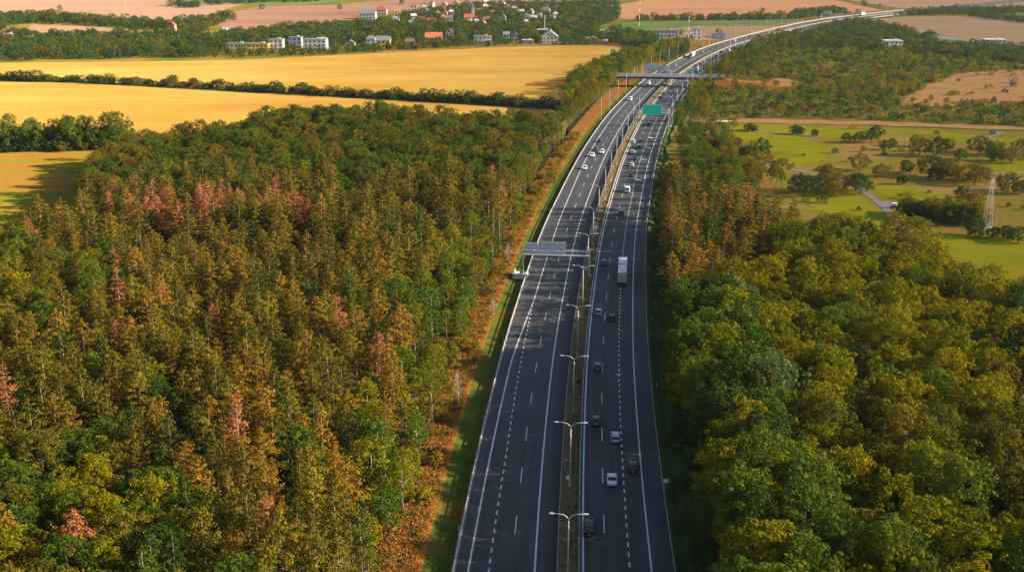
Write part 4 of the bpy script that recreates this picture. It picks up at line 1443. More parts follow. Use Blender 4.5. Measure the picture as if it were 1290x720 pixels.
def joined(key):
    p = PROTO[key]
    if p[2] is None:
        cm, tm = p[0], p[1]
        nv, nl = len(cm.vertices), len(cm.loops)
        def get(me):
            v = np.empty(len(me.vertices) * 3, np.float32); me.vertices.foreach_get('co', v)
            li = np.empty(len(me.loops), np.int32); me.loops.foreach_get('vertex_index', li)
            ls = np.empty(len(me.polygons), np.int32); me.polygons.foreach_get('loop_start', ls)
            return v, li, ls
        v1, l1, s1 = get(cm); v2, l2, s2 = get(tm)
        me = bpy.data.meshes.new(key + '_whole')
        me.vertices.add((len(v1) + len(v2)) // 3); me.vertices.foreach_set('co', np.concatenate([v1, v2]))
        me.loops.add(len(l1) + len(l2)); me.loops.foreach_set('vertex_index', np.concatenate([l1, l2 + nv]))
        me.polygons.add(len(s1) + len(s2)); me.polygons.foreach_set('loop_start', np.concatenate([s1, s2 + nl]))
        me.materials.append(cm.materials[0]); me.materials.append(tm.materials[0])
        me.polygons.foreach_set('material_index', np.concatenate([np.zeros(len(s1), np.int32), np.ones(len(s2), np.int32)]))
        me.update(calc_edges=True)
        p[2] = bpy.data.objects.new(key + '_source', me)
    return p[2]


# pines
for i, (h, b, r, rt) in enumerate([(17.5, 7.5, 3.2, True), (18.8, 8.5, 3.0, True), (17, 6.0, 3.2, False), (18, 9.0, 3.5, True), (16.5, 7.5, 2.8, True)]):
    t = MB(); t.tube([(0, 0, -0.3), (0.1, 0, h * .5), (0, 0.1, h - .9)], [0.19, 0.12, 0.03], 7)
    for q in range(26):
        zz = rng.uniform(h * .25, b + .25 * (h - b)); a = rng.uniform(0, 6.28); L = rng.uniform(.6, 1.9)
        t.tube([(0, 0, zz), (math.cos(a) * L, math.sin(a) * L, zz + L * .12)], [0.04, 0.012], 4)
    register('pine%d' % i, pine_crown(h, b, r, rt), M['pine_olive'], t, M['bark_pine'], h)
    recolour('pine%d' % i, 'pineB%d' % i, M['pine_brown'])
    recolour('pine%d' % i, 'pineG%d' % i, M['pine_green'])
for i, (h, b, r) in enumerate([(18.5, 7.5, 3.0), (19.5, 9, 2.8), (17, 6, 3.2)]):
    t = MB(); t.tube([(0, 0, -0.3), (0.1, 0, h * .5), (0, 0.1, h - .2)], [0.19, 0.14, 0.03], 7)
    for q in range(48):
        zz = rng.uniform(h * .25, h * .97); a = rng.uniform(0, 6.28); L = rng.uniform(.7, 2.2) * (1 - .6 * zz / h) + .4
        t.tube([(0, 0, zz), (math.cos(a) * L * .6, math.sin(a) * L * .6, zz + L * .1), (math.cos(a) * L, math.sin(a) * L, zz + L * .3)], [0.05, 0.03, 0.012], 4)
    register('dead%d' % i, pine_crown(h, b, r, i != 1, dens=0.9, leaf=0.32), M['pine_rust'], t, M['bark_pine'], h)
# broadleaf
for i, (h, rx, rz, zc, nc) in enumerate([(17, 3.6, 5.0, 11.4, 92), (15.5, 3.2, 4.7, 10.3, 82), (18.5, 4.0, 5.3, 12.7, 104), (14.5, 2.9, 4.5, 9.5, 74)]):
    t = MB(); limbs(t, h, 8, rx, zc, 0.28)
    register('oak%d' % i, crown_clumps(nc, rx, rz, zc, 0.80, 48, 0.28, low=-.45, lump=.45, spread=.42, jut=.30), M['oak_gold'], t, M['bark_dark'], h)
    recolour('oak%d' % i, 'oakG%d' % i, M['oak_green'])
    recolour('oak%d' % i, 'oakO%d' % i, M['oak_olive'])
    recolour('oak%d' % i, 'oakF%d' % i, M['fresh'])
    recolour('oak%d' % i, 'oakB%d' % i, M['oak_blue'])
    recolour('oak%d' % i, 'oakK%d' % i, M['oak_edge_shade'])
# slender young trees
for i, (h, rx, rz, zc) in enumerate([(12, 2.2, 4.6, 7.2), (10.5, 2.5, 4.0, 6.4), (8, 2.0, 3.2, 4.6)]):
    t = MB(); limbs(t, h, 6, rx, zc, 0.13)
    register('young%d' % i, crown_clumps(44, rx, rz, zc, 0.8, 48, 0.30, low=-0.8, spread=.7), M['young'], t, M['bark_pale'], h)
    recolour('young%d' % i, 'youngF%d' % i, M['fresh'])
    recolour('young%d' % i, 'youngO%d' % i, M['oak_olive'])
# park trees: broad, domed, short trunked
for i, (h, rx, rz, zc) in enumerate([(7.5, 4.2, 3.2, 4.0), (6.5, 4.6, 2.6, 3.3), (6.0, 3.1, 2.8, 3.1)]):
    t = MB(); limbs(t, h, 8, rx, zc, 0.22)
    register('park%d' % i, crown_clumps(70, rx, rz, zc, 0.85, 48, 0.32, low=-.75, lump=.4, jut=.2), M['oak_green'], t, M['bark_dark'], h)
    recolour('park%d' % i, 'parkD%d' % i, M['bush_dark'])
    recolour('park%d' % i, 'parkO%d' % i, M['bush_olive'])
    recolour('park%d' % i, 'parkB%d' % i, M['bush_gold'])
# bushes
for i, (rx, rz) in enumerate([(2.0, 1.7), (2.6, 1.6), (1.4, 1.5)]):
    t = MB()
    for q in range(5):
        a = q * 1.3; t.tube([(0, 0, -.1), (math.cos(a) * rx * .5, math.sin(a) * rx * .5, rz * 1.1)], [0.06, 0.02], 4)
    register('bush%d' % i, crown_clumps(20, rx, rz, rz * .75, 0.75, 26, 0.36, low=-.5, lump=.35), M['bush_olive'], t, M['bark_dark'], rz * 2)
    recolour('bush%d' % i, 'bushD%d' % i, M['bush_dark'])
    recolour('bush%d' % i, 'bushY%d' % i, M['bush_gold'])
    recolour('bush%d' % i, 'bushG%d' % i, M['oak_green'])
    recolour('bush%d' % i, 'bushP%d' % i, M['bush_pink'])
    recolour('bush%d' % i, 'bushF%d' % i, M['young'])
# bare trees: trunk and twigs only
def bare_tree(seed, h):
    rg = random.Random(seed)
    t = MB(); t.tube([(0, 0, -.2), (0.1, 0, h * .5), (0.15, 0.1, h)], [0.15, 0.10, 0.02], 7)
    tw = MB()
    for q in range(46):
        z = rg.uniform(h * .25, h * .95); a = rg.uniform(0, 6.28); L = (1 - z / h) * 3.2 + .6
        p1 = (math.cos(a) * L * .5, math.sin(a) * L * .5, z + L * .35); p2 = (math.cos(a) * L * .85, math.sin(a) * L * .85, z + L * .9)
        tw.tube([(0.05, 0, z), p1, p2], [0.05, 0.03, 0.012], 4)
        for s in range(4):
            a2 = a + rg.uniform(-.9, .9); l2 = L * .45
            tw.tube([p1, (p1[0] + math.cos(a2) * l2, p1[1] + math.sin(a2) * l2, p1[2] + l2 * .8)], [0.022, 0.008], 3)
    PROTO['bare%d' % seed] = [tw.mesh('bare_twigs', M['bark_pale']), t.mesh('bare_trunk', M['bark_pale'], True), None, h]
for s, h in ((0, 13), (1, 10)): bare_tree(s, h)

# distant versions with fewer, larger leaves
for i, (rx, rz, zc, h) in enumerate([(4.8, 4.6, 4.8, 9.5), (4.0, 3.8, 4.0, 8), (5.8, 4.4, 5.2, 9.8)]):
    t = MB(); t.tube([(0, 0, -.2), (0, 0, h * .6)], [0.25, 0.1], 5)
    register('far%d' % i, crown_clumps(34, rx, rz, zc, 1.4, 22, 0.75, low=-.85, lump=.4, jut=.22), M['far_green'], t, M['bark_dark'], h)
    recolour('far%d' % i, 'farG%d' % i, M['oak_green'])
    recolour('far%d' % i, 'farO%d' % i, M['oak_olive'])
for i, (rx, rz) in enumerate([(2.6, 1.9), (3.4, 1.9), (1.8, 1.7)]):
    t = MB(); t.tube([(0, 0, -.1), (0, 0, rz)], [0.06, 0.02], 4)
    register('fbush%d' % i, crown_clumps(13, rx, rz, rz * .7, 1.0, 16, 0.62, low=-.4, lump=.35), M['bush_dark'], t, M['bark_dark'], rz * 2)
    recolour('fbush%d' % i, 'fbushO%d' % i, M['scrub_olive'])
    recolour('fbush%d' % i, 'fbushG%d' % i, M['scrub_green'])
    recolour('fbush%d' % i, 'fbushY%d' % i, M['bush_gold'])
    recolour('fbush%d' % i, 'fbushP%d' % i, M['bush_pink'])


# ---- where they stand
def inside(x, y, poly):
    c = False
    n = len(poly)
    j = n - 1
    for i in range(n):
        xi, yi = poly[i]; xj, yj = poly[j]
        if (yi > y) != (yj > y) and x < (xj - xi) * (y - yi) / (yj - yi) + xi:
            c = not c
        j = i
    return c


def scatter(poly, spacing, seed, jit=0.42):
    rg = random.Random(seed)
    xs = [p[0] for p in poly]; ys_ = [p[1] for p in poly]
    out = []
    y = min(ys_)
    row = 0
    while y < max(ys_):
        x = min(xs) + (spacing / 2 if row % 2 else 0)
        while x < max(xs):
            xx = x + rg.uniform(-jit, jit) * spacing; yy = y + rg.uniform(-jit, jit) * spacing
            if inside(xx, yy, poly):
                out.append((xx, yy))
            x += spacing
        y += spacing * 0.87
        row += 1
    return out


def blob(px, py, cx, cy, rx, ry):
    return math.exp(-(((px - cx) / rx) ** 2 + ((py - cy) / ry) ** 2))


TREES = []     # dict(cat, key, x, y, s, zone, col)


def add(cat, key, x, y, s, label, zone):
    TREES.append((cat, key, x, y, s, label, zone))


rg = random.Random(21)
# west forest
west = [P(y, -31.0 if y < 420 else (-33 if y < 560 else -36)) for y in range(112, 690, 12)]
west += [G(px, py, 13) for px, py in [(712, 140), (700, 145), (640, 145), (560, 141), (500, 135), (420, 133), (345, 139), (300, 154), (210, 163), (150, 172)]]
west += [G(150, 196), G(134, 218), G(114, 250)]
west += [G(px, py, 14) for px, py in [(100, 266), (40, 268), (-60, 272)]]
west += [(-175, 290), (-80, 112)]
def west_spec(px, py):
    """share of broadleaved, young, fresh trees at a spot of the west forest"""
    b = 0.04
    b += 1.1 * blob(px, py, 60, 640, 110, 130) + 0.7 * blob(px, py, 40, 350, 110, 60) + 0.9 * blob(px, py, 100, 600, 60, 60)
    if py < 235: b += 0.45
    if py < 212: b += 0.9
    yg = 1.0 * blob(px, py, 560, 420, 95, 130) + 1.0 * blob(px, py, 500, 640, 75, 120) + .9 * blob(px, py, 600, 330, 60, 60) + .6 * blob(px, py, 470, 560, 60, 80) + .8 * blob(px, py, 640, 290, 40, 40)
    return b, yg
for (x, y) in scatter(west, 5.0, 1):
    px, py, s = proj(x, y, 14)
    b, yg = west_spec(px, py)
    u = rg.random()
    if (150 < px < 425 and 270 < py < 287 and u < .8) or (535 < px < 650 and 247 < py < 262 and u < .7): continue
    off = offset_of(x, y)
    edge = off > -37 and y < 520
    if u < yg * 0.9 or (edge and u < .8):
        if rg.random() < 0.15: continue
        k = rg.choice(['young', 'young', 'youngO', 'youngF'])
        sc = rg.uniform(.75, 1.1) * (.8 if edge else 1.05)
        add('young tree', k + str(rg.randrange(3)), x, y, sc, None, 'west belt')
    elif u < yg * 0.9 + b:
        if py < 240:
            k = rg.choice(['oakO', 'oakG', 'oakO', 'oakG', 'oakO']); zone = 'west far woods'
        else:
            k = rg.choice(['oakO', 'oak', 'oakG', 'oakO', 'oakG']); zone = 'west woods'
        add('broadleaf tree', k + str(rg.randrange(4)), x, y, rg.uniform(.72, .95), None, zone)
    else:
        gap = math.sin(x * .21 + 1.3 * math.sin(y * .11)) * math.sin(y * .17 + 1.7 * math.sin(x * .09))
        if gap > .62 and rg.random() < .75 or rg.random() < .05: continue
        v = rg.random()
        warm = 0.26 + 0.30 * blob(px, py, 300, 560, 200, 130) - .2 * (py < 280)
        k = 'pineB' if v < warm else ('pineG' if v > 0.86 else 'pine')
        if rg.random() < (0.005 if not (135 < px < 415 and 236 < py < 266) else .34):
            add('dead pine', 'dead%d' % rg.randrange(3), x, y, rg.uniform(.85, 1.02), None, 'west pines')
        else:
            add('pine', k + str(rg.randrange(5)), x, y, rg.uniform(.80, 1.12) * (.86 if 287 <= py < 325 and px < 430 else 1), None, 'west pines')
# dry verge: lone bushes and little trees
for i in range(85):
    y = rg.uniform(130, 560); x, yy = P(y, rg.uniform(-31.5, -27.5) if rg.random() < .85 else rg.uniform(-27.5, -25.5))
    add('bush', rg.choice(['bush', 'bushF', 'bushF', 'bushY']) + str(rg.randrange(3)), x, yy, rg.uniform(.35, .95), None, 'verge')
for (px, py, sc) in ((577, 512, .62), (292, 700, .85), (432, 735, .7), (622, 400, .5), (640, 330, .6)):
    x, y = G(px, py); add('bare tree', 'bare0' if sc > .6 else 'bare1', x, y, sc, None, 'bare')
# rust coloured pines that stand out
RUST = [(213, 262, 'salmon dead pine at the back row below the far woods, third from the pasture'), (185, 258, 'dead salmon pine close to the corner of the pasture'), (170, 262, 'rusty pine beside the pasture corner'),
        (248, 248, 'tall salmon dead pine in the middle of the back row'), (262, 252, 'salmon dead pine just east of the tallest one'), (300, 250, 'rust coloured pine between two gaps in the back row'),
        (372, 256, 'salmon dead pine at the end of the back row'), (388, 262, 'broad salmon pine beside the pale bare trunks'), (405, 266, 'thin salmon pine next to the broad one'),
        (620, 222, 'dead pine with salmon top at the forest corner near the motorway'), (632, 240, 'leaning rusty pine at the forest corner near the motorway'),
        (144, 332, 'tall rusty pine standing above a dark hollow'), (150, 372, 'rusty pine directly in front of the tall rusty one'), (146, 418, 'pale pink dead pine beside a bare grey trunk'),
        (8, 500, 'salmon crowned tree at the west edge of the view'), (95, 676, 'orange brown dead tree among the green oaks'), (300, 545, 'pinkish dead pine in the middle of the brown pines'),
        (338, 640, 'thin pinkish pine near a bare trunk'), (425, 405, 'pinkish pine near the young green trees'), (268, 400, 'faded pink pine in the dense stand'), (505, 400, 'rust tinged pine above the young green belt')]
for (px, py, lb) in RUST:
    x, y = G(px, py, 14); add('dead pine', 'dead%d' % rg.randrange(3), x, y, rg.uniform(.9, 1.1), lb, 'rust')
# hedge west of the pasture, field hedge and roadside belt
hedge_w = [G(-60, 192), G(0, 191), G(60, 189), G(150, 188), G(170, 180), G(140, 178), G(60, 182), G(-60, 184)]
for (x, y) in scatter(hedge_w, 5.5, 3):
    add('broadleaf tree', rg.choice(['far0', 'farG1', 'farG0', 'farO1', 'oakG1', 'oakF3']), x, y, rg.uniform(.7, 1.15), None, 'pasture hedge')
    for _ in range(2): add('bush', rg.choice(['bushG1', 'bush0', 'bushD1']), x + rg.uniform(-3, 3), y + rg.uniform(-4, 1), rg.uniform(.9, 1.6), None, 'pasture hedge')
for q in np.linspace(0, 1, 170):
    for (pts, sc) in (([(-60, 99), (100, 103), (290, 113), (400, 119), (520, 126), (600, 130), (700, 137)], .45),):
        xs = np.interp(q, np.linspace(0, 1, len(pts)), [p[0] for p in pts]); ys_ = np.interp(q, np.linspace(0, 1, len(pts)), [p[1] for p in pts])
        for rep in range(2):
            x, y = G(xs + rg.uniform(-6, 6), ys_ + rg.uniform(-.8, .9))
            add('bush', rg.choice(['bushD', 'bushG', 'bushD', 'bush']) + str(rg.randrange(2)), x, y, rg.uniform(.7, 1.5) * (1.5 if rg.random() < .15 else 1), None, 'field hedge')
belt = [P(y, -33) for y in range(600, 1010, 15)] + [G(px, py, 8) for px, py in [(835, 55), (800, 62), (770, 70), (745, 80), (722, 92), (712, 112), (708, 140)]]
for (x, y) in scatter(belt, 6.0, 4):
    add('broadleaf tree', rg.choice(['oakG', 'oak', 'oak', 'oakF', 'oak']) + str(rg.randrange(4)), x, y, rg.uniform(.5, .75), None, 'roadside belt')
# east: pines next to the motorway, then broadleaved forest
eastp = [P(y, 20.0) for y in range(225, 420, 10)] + [G(px, py, 13) for px, py in [(848, 222), (900, 236), (960, 258), (1010, 276), (985, 300), (950, 335), (900, 380)]] 
for (x, y) in scatter(eastp, 5.0, 5):
    v = rg.random()
    if rg.random() < .05: add('dead pine', 'dead%d' % rg.randrange(3), x, y, rg.uniform(.7, .9), None, 'east pines')
    else: add('pine', ('pineB' if v < .34 else ('pineG' if v > .64 else 'pine')) + str(rg.randrange(5)), x, y, rg.uniform(.92, 1.12), None, 'east pines')
easto = [P(y, 20.8) for y in range(105, 250, 8)] + [G(px, py, 13) for px, py in [(900, 385), (950, 340), (985, 305), (1010, 285), (1050, 284), (1100, 296), (1150, 305), (1175, 318), (1215, 335), (1250, 350), (1290, 370), (1400, 385)]] + [(200, 250), (150, 105)]
for (x, y) in scatter(easto, 5.4, 6):
    px, py, s = proj(x, y, 13)
    gold = min(.85, .35 + .5 * blob(px, py, 1050, 400, 220, 130) + .2 * rg.random())
    u = rg.random()
    k = 'oak' if u < gold else ('oakG' if u < gold + (1 - gold) * .62 else 'oakO')
    near_edge = offset_of(x, y) < 34
    sc = rg.uniform(.84, 1.16) if not near_edge else rg.uniform(1.04, 1.22)
    if offset_of(x, y) < 31: k = rg.choice(['oakK', 'oakG', 'oakG', 'oak'])  # edge rows mix in leaves coloured dark for their shaded side
    elif near_edge and rg.random() < .5: k = 'oakG'
    elif rg.random() < .035: k = 'oakB'
    if rg.random() < .02: add('bare tree', 'bare0', x, y, 1.15, None, 'east bare')
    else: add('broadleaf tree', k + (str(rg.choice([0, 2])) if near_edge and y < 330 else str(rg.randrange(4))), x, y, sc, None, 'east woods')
for i in range(120):
    y = rg.uniform(120, 470); x, yy = P(y, rg.uniform(17.4, 20.5))
    add('bush', rg.choice(['bushD', 'bushG', 'bushD']) + str(rg.randrange(3)), x, yy, rg.uniform(.45, 1.2), None, 'east fringe')
# low trees along the east edge further on
for (y0, y1, o0, o1, n, sc0, sc1, zone) in ((400, 560, 22, 48, 95, .42, .7, 'east edge'), (560, 820, 19, 34, 95, .42, .62, 'east edge'), (820, 1100, 20, 50, 90, .4, .7, 'east far edge')):
    for i in range(n):
        y = rg.uniform(y0, y1); x, yy = P(y, rg.uniform(o0, o1))
        k = rg.choice(['oak', 'oakG', 'oak', 'oakF', 'oakO'])
        add('broadleaf tree', k + str(rg.randrange(4)), x, yy, rg.uniform(sc0, sc1), None, zone)
# golf course trees
GOLF = [(617, 262, 'park', 1, .95), ]
GT = [(1000 + a / 4.448, 150 + b / 4.448, k, s) for a, b, k, s in [
    (298, 132, 'parkD0', .6), (372, 132, 'parkD0', .7), (435, 130, 'parkD0', .75), (462, 105, 'parkD0', .75), (510, 172, 'park2', .7), (550, 150, 'park2', .55), (388, 182, 'parkB2', .4), (505, 205, 'park2', .35),
    (368, 288, 'parkO0', .95), (490, 322, 'parkO1', .8), (628, 302, 'park2', .85), (606, 366, 'parkD2', .55), (680, 155, 'park0', .7), (705, 205, 'parkO0', 1.0), (800, 205, 'parkD0', 1.1), (850, 180, 'parkO1', .9),
    (930, 225, 'park2', .75), (1035, 195, 'parkO0', 1.05), (1110, 205, 'parkD1', 1.0), (1125, 235, 'park2', .9), (1215, 245, 'parkO1', 1.0), (1265, 200, 'parkD0', .9), (765, 325, 'parkD0', 1.15), (800, 345, 'parkD2', .9),
    (855, 335, 'parkO0', 1.05), (905, 350, 'parkB0', .95), (1010, 370, 'parkO0', 1.1), (1040, 345, 'parkO1', .9), (1200, 410, 'parkO1', 1.15), (185, 330, 'parkO2', .9), (205, 365, 'parkB2', .9), (345, 395, 'parkD0', .85), (375, 420, 'parkD0', .95),
    (145, 410, 'parkD0', .9), (255, 405, 'parkO0', .9), (30, 405, 'parkD0', .9), (115, 97, 'parkD2', .55), (35, 88, 'parkD2', .6), (10, 85, 'parkD2', .7), (1270, 420, 'parkO2', .8), (60, 430, 'parkD0', 1), (230, 430, 'parkB1', .8)]]
GT += [(870 + a / 9, 150 + b / 9, k, s) for a, b, k, s in [(790, 400, 'parkD0', .95), (900, 505, 'parkB2', .65), (1040, 590, 'parkO1', .85), (440, 380, 'parkO0', 1.0), (520, 330, 'parkO2', .8), (640, 430, 'parkD2', .8), (630, 540, 'parkB2', .7),
       (340, 180, 'parkD0', .85), (120, 170, 'parkD0', .7), (240, 140, 'park0', .8), (660, 130, 'park2', .6), (720, 140, 'parkD2', .45), (170, 330, 'parkB0', .7), (280, 350, 'parkO0', .7), (420, 500, 'parkO2', .9), (330, 540, 'parkO1', .7)]]
GT += [(x0, y0, k, s) for x0, y0, k, s in [(1228, 290, 'bush', 0), (1229, 298, 'parkD2', .95), (1252, 300, 'parkD2', .6), (1268, 302, 'parkD2', .75), (1282, 306, 'parkD0', .7), (1240, 279, 'parkB2', .75), (1226, 263, 'parkB2', .95), (1212, 254, 'parkO2', .9)] if k != 'bush']
lbw = ['dark round tree', 'domed olive tree', 'small round tree', 'spreading golden tree']
for i, (px, py, k, s) in enumerate(GT):
    x, y = G(px, py)
    colr = 'dark green' if k.startswith('parkD') else 'olive' if k.startswith('parkO') else 'golden orange' if k.startswith('parkB') else 'mid green'
    shape = {'0': 'domed', '1': 'spreading', '2': 'small rounded'}[k[-1]]
    if px < 935: where = 'between the motorway trees and the golf green'
    elif py < 186: where = 'on the upper fairway of the golf course'
    elif px < 1100 and py > 225: where = 'beside the winding golf path'
    elif px > 1215 and py > 250: where = 'near the lattice pylon'
    elif py < 215: where = 'in the middle rough of the golf course'
    else: where = 'on the dry slope between two fairways'
    add('park tree', k, x, y, s, '%s %s tree %s' % (shape, colr, where), 'golf|' + where)
for i in range(46):
    px, py = rg.uniform(872, 965), rg.uniform(160, 232)
    if 905 < px and py < 186 and rg.random() < .8: continue
    x, y = G(px, py)
    if offset_of(x, y) < 22: continue
    add('bush', rg.choice(['bushG', 'bushD', 'bush', 'bushY', 'bushF']) + str(rg.randrange(3)), x, y, rg.uniform(.7, 1.6), None, 'golf bushes')
for i in range(40):
    px, py = rg.uniform(970, 1290), rg.uniform(160, 285)
    x, y = G(px, py)
    if any(abs(px - g[0]) < 8 and abs(py - g[1]) < 5 for g in GT): continue
    add('bush', rg.choice(['bushG', 'bushD', 'bush', 'bushY']) + str(rg.randrange(3)), x, y, rg.uniform(.3, .85), None, 'golf bushes')
# tall hedge of conifers behind the path bend
for i in range(34):
    q = i / 33
    px, py = 1142 + q * 92, 272 + q * 12 + rg.uniform(-4, 4)
    x, y = G(px, py)
    add('park tree', rg.choice(['youngO2', 'young2', 'parkD2', 'parkD2', 'parkO2']), x, y, rg.uniform(.75, 1.0), 'tall clipped looking tree in the dense row behind the path bend', 'golf row')
# thicket above the east forest edge
for i in range(60):
    px, py = rg.uniform(862, 985), rg.uniform(212, 250)
    if px > 930 and py < 226: continue
    x, y = G(px, py)
    add('broadleaf tree', rg.choice(['oakG', 'oakO', 'oakG']) + str(rg.randrange(4)), x, y, rg.uniform(.38, .6), None, 'golf thicket')
# scrub country
scrub = [G(px, py) for px, py in [(868, 150), (880, 110), (905, 88), (940, 72), (990, 62), (1060, 58), (1150, 60), (1300, 66), (1420, 72), (1420, 168), (1290, 160), (1180, 155), (1060, 150), (960, 149), (905, 152)]]
clear = [[G(*p) for p in q] for q in ([(1150, 116), (1205, 94), (1290, 88), (1400, 92), (1400, 134), (1290, 132), (1195, 131), (1140, 131)], [(945, 104), (985, 100), (1008, 105), (998, 111), (952, 113)], [(1135, 124), (1160, 120), (1220, 125), (1212, 133), (1150, 134)])]
for (x, y) in scatter(scrub, 5.2, 8):
    if any(inside(x, y, c) for c in clear) and rg.random() < .93: continue
    px, py, s = proj(x, y)
    o = offset_of(x, y)
    if o < 22: continue
    dens = .70 + .25 * math.sin(x * .045) * math.sin(y * .03 + 1)
    if rg.random() > dens: continue
    u = rg.random()
    if u < .10 and py > 75:
        add('broadleaf tree', rg.choice(['oakG', 'oakO', 'oak']) + str(rg.randrange(4)), x, y, rg.uniform(.35, .55), None, 'scrub trees')
    else:
        k = rg.choice(['fbush', 'fbushG', 'fbushO', 'fbushG', 'fbushO', 'fbush'] if rg.random() < .93 else ['fbushY', 'fbushP'])
        add('bush', k + str(rg.randrange(3)), x, y, rg.uniform(.45, 1.05), None, 'scrub')
for (px, py, k, s) in [(1037, 118, 'young0', .7), (1060, 117, 'young0', .8), (1068, 119, 'young1', .7), (1128, 121, 'youngY', .7), (1110, 118, 'young0', .8), (1150, 118, 'young0', .75), (1160, 119, 'young1', .7), (1000, 118, 'young1', .6)]:
    x, y = G(px, py)
    add('young tree', 'young0' if k == 'youngY' else k, x, y, s * 1.15, 'slender golden green tree rising from the scrub east of the motorway', 'scrub poplars')
# distant tree masses (far side of the fields, village gardens, hill)
far_polys = [
    ([(284, 66), (284, 44), (330, 41), (400, 33), (470, 30), (560, 12), (600, 8), (700, 6), (780, 5), (780, 24), (752, 34), (752, 40), (800, 42), (830, 52), (836, 60), (800, 60), (786, 58), (700, 56.5), (600, 59), (500, 64), (400, 70), (290, 73)], 9.0, 'village'),
    ([(-160, 78), (-160, 44), (0, 44), (60, 47), (284, 45), (284, 72), (60, 76)], 11, 'valley'),
    ([(-160, 40), (0, 41), (0, 22), (60, 21), (140, 27), (205, 30), (212, 38), (160, 36), (100, 31), (40, 30), (10, 33), (0, 42), (-160, 46)], 11, 'valley'),
    ([(210, 40), (215, 29), (240, 27), (290, 20), (300, 24), (262, 36), (250, 44)], 14, 'valley'),
    ([(255, 8), (265, -8), (400, -14), (400, 3), (330, 4)], 15, 'hill'),
    ([(212, 8), (225, 5), (256, 8), (250, 11)], 12, 'valley'),
    ([(836, 60), (834, 54), (862, 57), (872, 62), (850, 74), (838, 82)], 7, 'curve'),
    ([(800, 27), (800, 24.5), (930, 23), (995, 22), (998, 18), (1060, 13), (1068, 18), (1010, 24), (930, 26)], 9, 'rows'),
    ([(905, 68), (920, 58), (960, 52), (990, 46), (1040, 44), (1080, 46), (1130, 56), (1200, 58), (1290, 62), (1420, 68), (1420, 84), (1290, 80), (1250, 78), (1150, 66), (1040, 62), (960, 66)], 8.5, 'curve'),
    ([(1010, 46), (1030, 38), (1060, 28), (1085, 27), (1115, 33), (1160, 45), (1185, 50), (1130, 54), (1060, 48)], 9, 'curve'),
    ([(1060, 20), (1120, 15), (1200, 13), (1290, 12), (1420, 14), (1420, 18), (1290, 17), (1220, 19), (1130, 20)], 10, 'rows'),
    ([(1210, 19), (1290, 25), (1420, 33), (1420, 36), (1290, 29), (1220, 21.5)], 10, 'rows'),
    ([(1030, -1), (1060, 2), (1110, 10), (1125, 11), (1090, 7), (1050, 0)], 10, 'rows'),
    ([(885, 100), (895, 84), (915, 70), (935, 64), (950, 68), (925, 82), (905, 95)], 8, 'curve'),
]
HSPOT = [G(h[0], h[1]) + (h[2] / proj(*G(h[0], h[1]))[2],) for h in HOUSES]
for (poly, sp, zone) in far_polys:
    wp = [G(*p) for p in poly]
    for (x, y) in scatter(wp, sp, hash(zone) % 97 if False else len(poly)):
        o = offset_of(x, y)
        if -24 < o < 20 and y < 2300: continue
        if any(abs(x - hx) < hw_ * .5 + 4 and -14 < y - hy < 14 for hx, hy, hw_ in HSPOT): continue
        if zone == 'village' and rg.random() < .08: continue
        shy = any(abs(x - hx) < hw_ * .5 + (5 if hy < 1230 else 1) and (-85 if hy < 1230 else -34) < y - hy < 2 for hx, hy, hw_ in HSPOT)
        k = rg.choice(['far', 'farG', 'far', 'farO', 'farG'])
        sc = rg.uniform(.55, 1.0) if zone != 'curve' else rg.uniform(.45, .75)
        if zone == 'rows': sc *= .8
        if shy: sc = rg.uniform(.42, .66)
        elif zone == 'village': sc *= .9
        add('broadleaf tree', k + str(rg.randrange(3)), x, y, sc, None, 'far ' + zone)
x, y = G(77, 24); add('broadleaf tree', 'youngO0', x, y, 1.3, 'tall lone poplar rising from the far hedge', 'lone')
for (px, py, s) in ((905, 46, .75), (858, 45, .6)):
    x, y = G(px, py); add('broadleaf tree', 'farG0', x, y, s, 'lone round tree in the tan field inside the slip road loop', 'lone2')
for (px, py) in ((1090, 8), (960, 17), (330, 12), (428, 12), (506, 6), (640, 2)):
    x, y = G(px, py); add('broadleaf tree', 'far0', x, y, .7, 'lone dark tree standing out in a far bare field', 'lone far')
# undergrowth in the median
for i in range(26):
    y = rg.uniform(140, 520); x, yy = P(y, rg.uniform(-3.2, -1.4))
    add('bush', 'bush' + rg.choice(['', 'G', 'D']) + '2', x, yy, rg.uniform(.18, .38), None, 'median')

# ---- individuals first, the rest as a few masses
CAP = {'pine': 300, 'broadleaf tree': 300, 'young tree': 240, 'bush': 260, 'dead pine': 200, 'bare tree': 60, 'park tree': 200}
NAME = {'pine': 'pine_tree', 'broadleaf tree': 'broadleaf_tree', 'young tree': 'young_tree', 'bush': 'bush', 'dead pine': 'dead_pine', 'bare tree': 'bare_tree', 'park tree': 'park_tree'}
COLW = {'pine': 'olive', 'pineB': 'orange brown', 'pineG': 'dark green', 'oak': 'golden green', 'oakG': 'deep green', 'oakO': 'olive brown', 'oakF': 'fresh green', 'oakB': 'bluish green', 'oakK': 'shaded dark green', 'young': 'yellow green', 'youngF': 'bright green', 'youngO': 'olive',
        'bush': 'olive', 'bushD': 'dark green', 'bushY': 'golden', 'bushG': 'green', 'bushP': 'pinkish', 'bushF': 'yellow green', 'far': 'dark green', 'farG': 'green', 'farO': 'olive', 'fbush': 'dark green', 'fbushO': 'olive', 'fbushG': 'green',
        'fbushY': 'golden', 'fbushP': 'pinkish grey', 'dead': 'rust coloured', 'bare': 'pale leafless', 'park': 'mid green', 'parkD': 'dark green', 'parkO': 'olive', 'parkB': 'golden'}
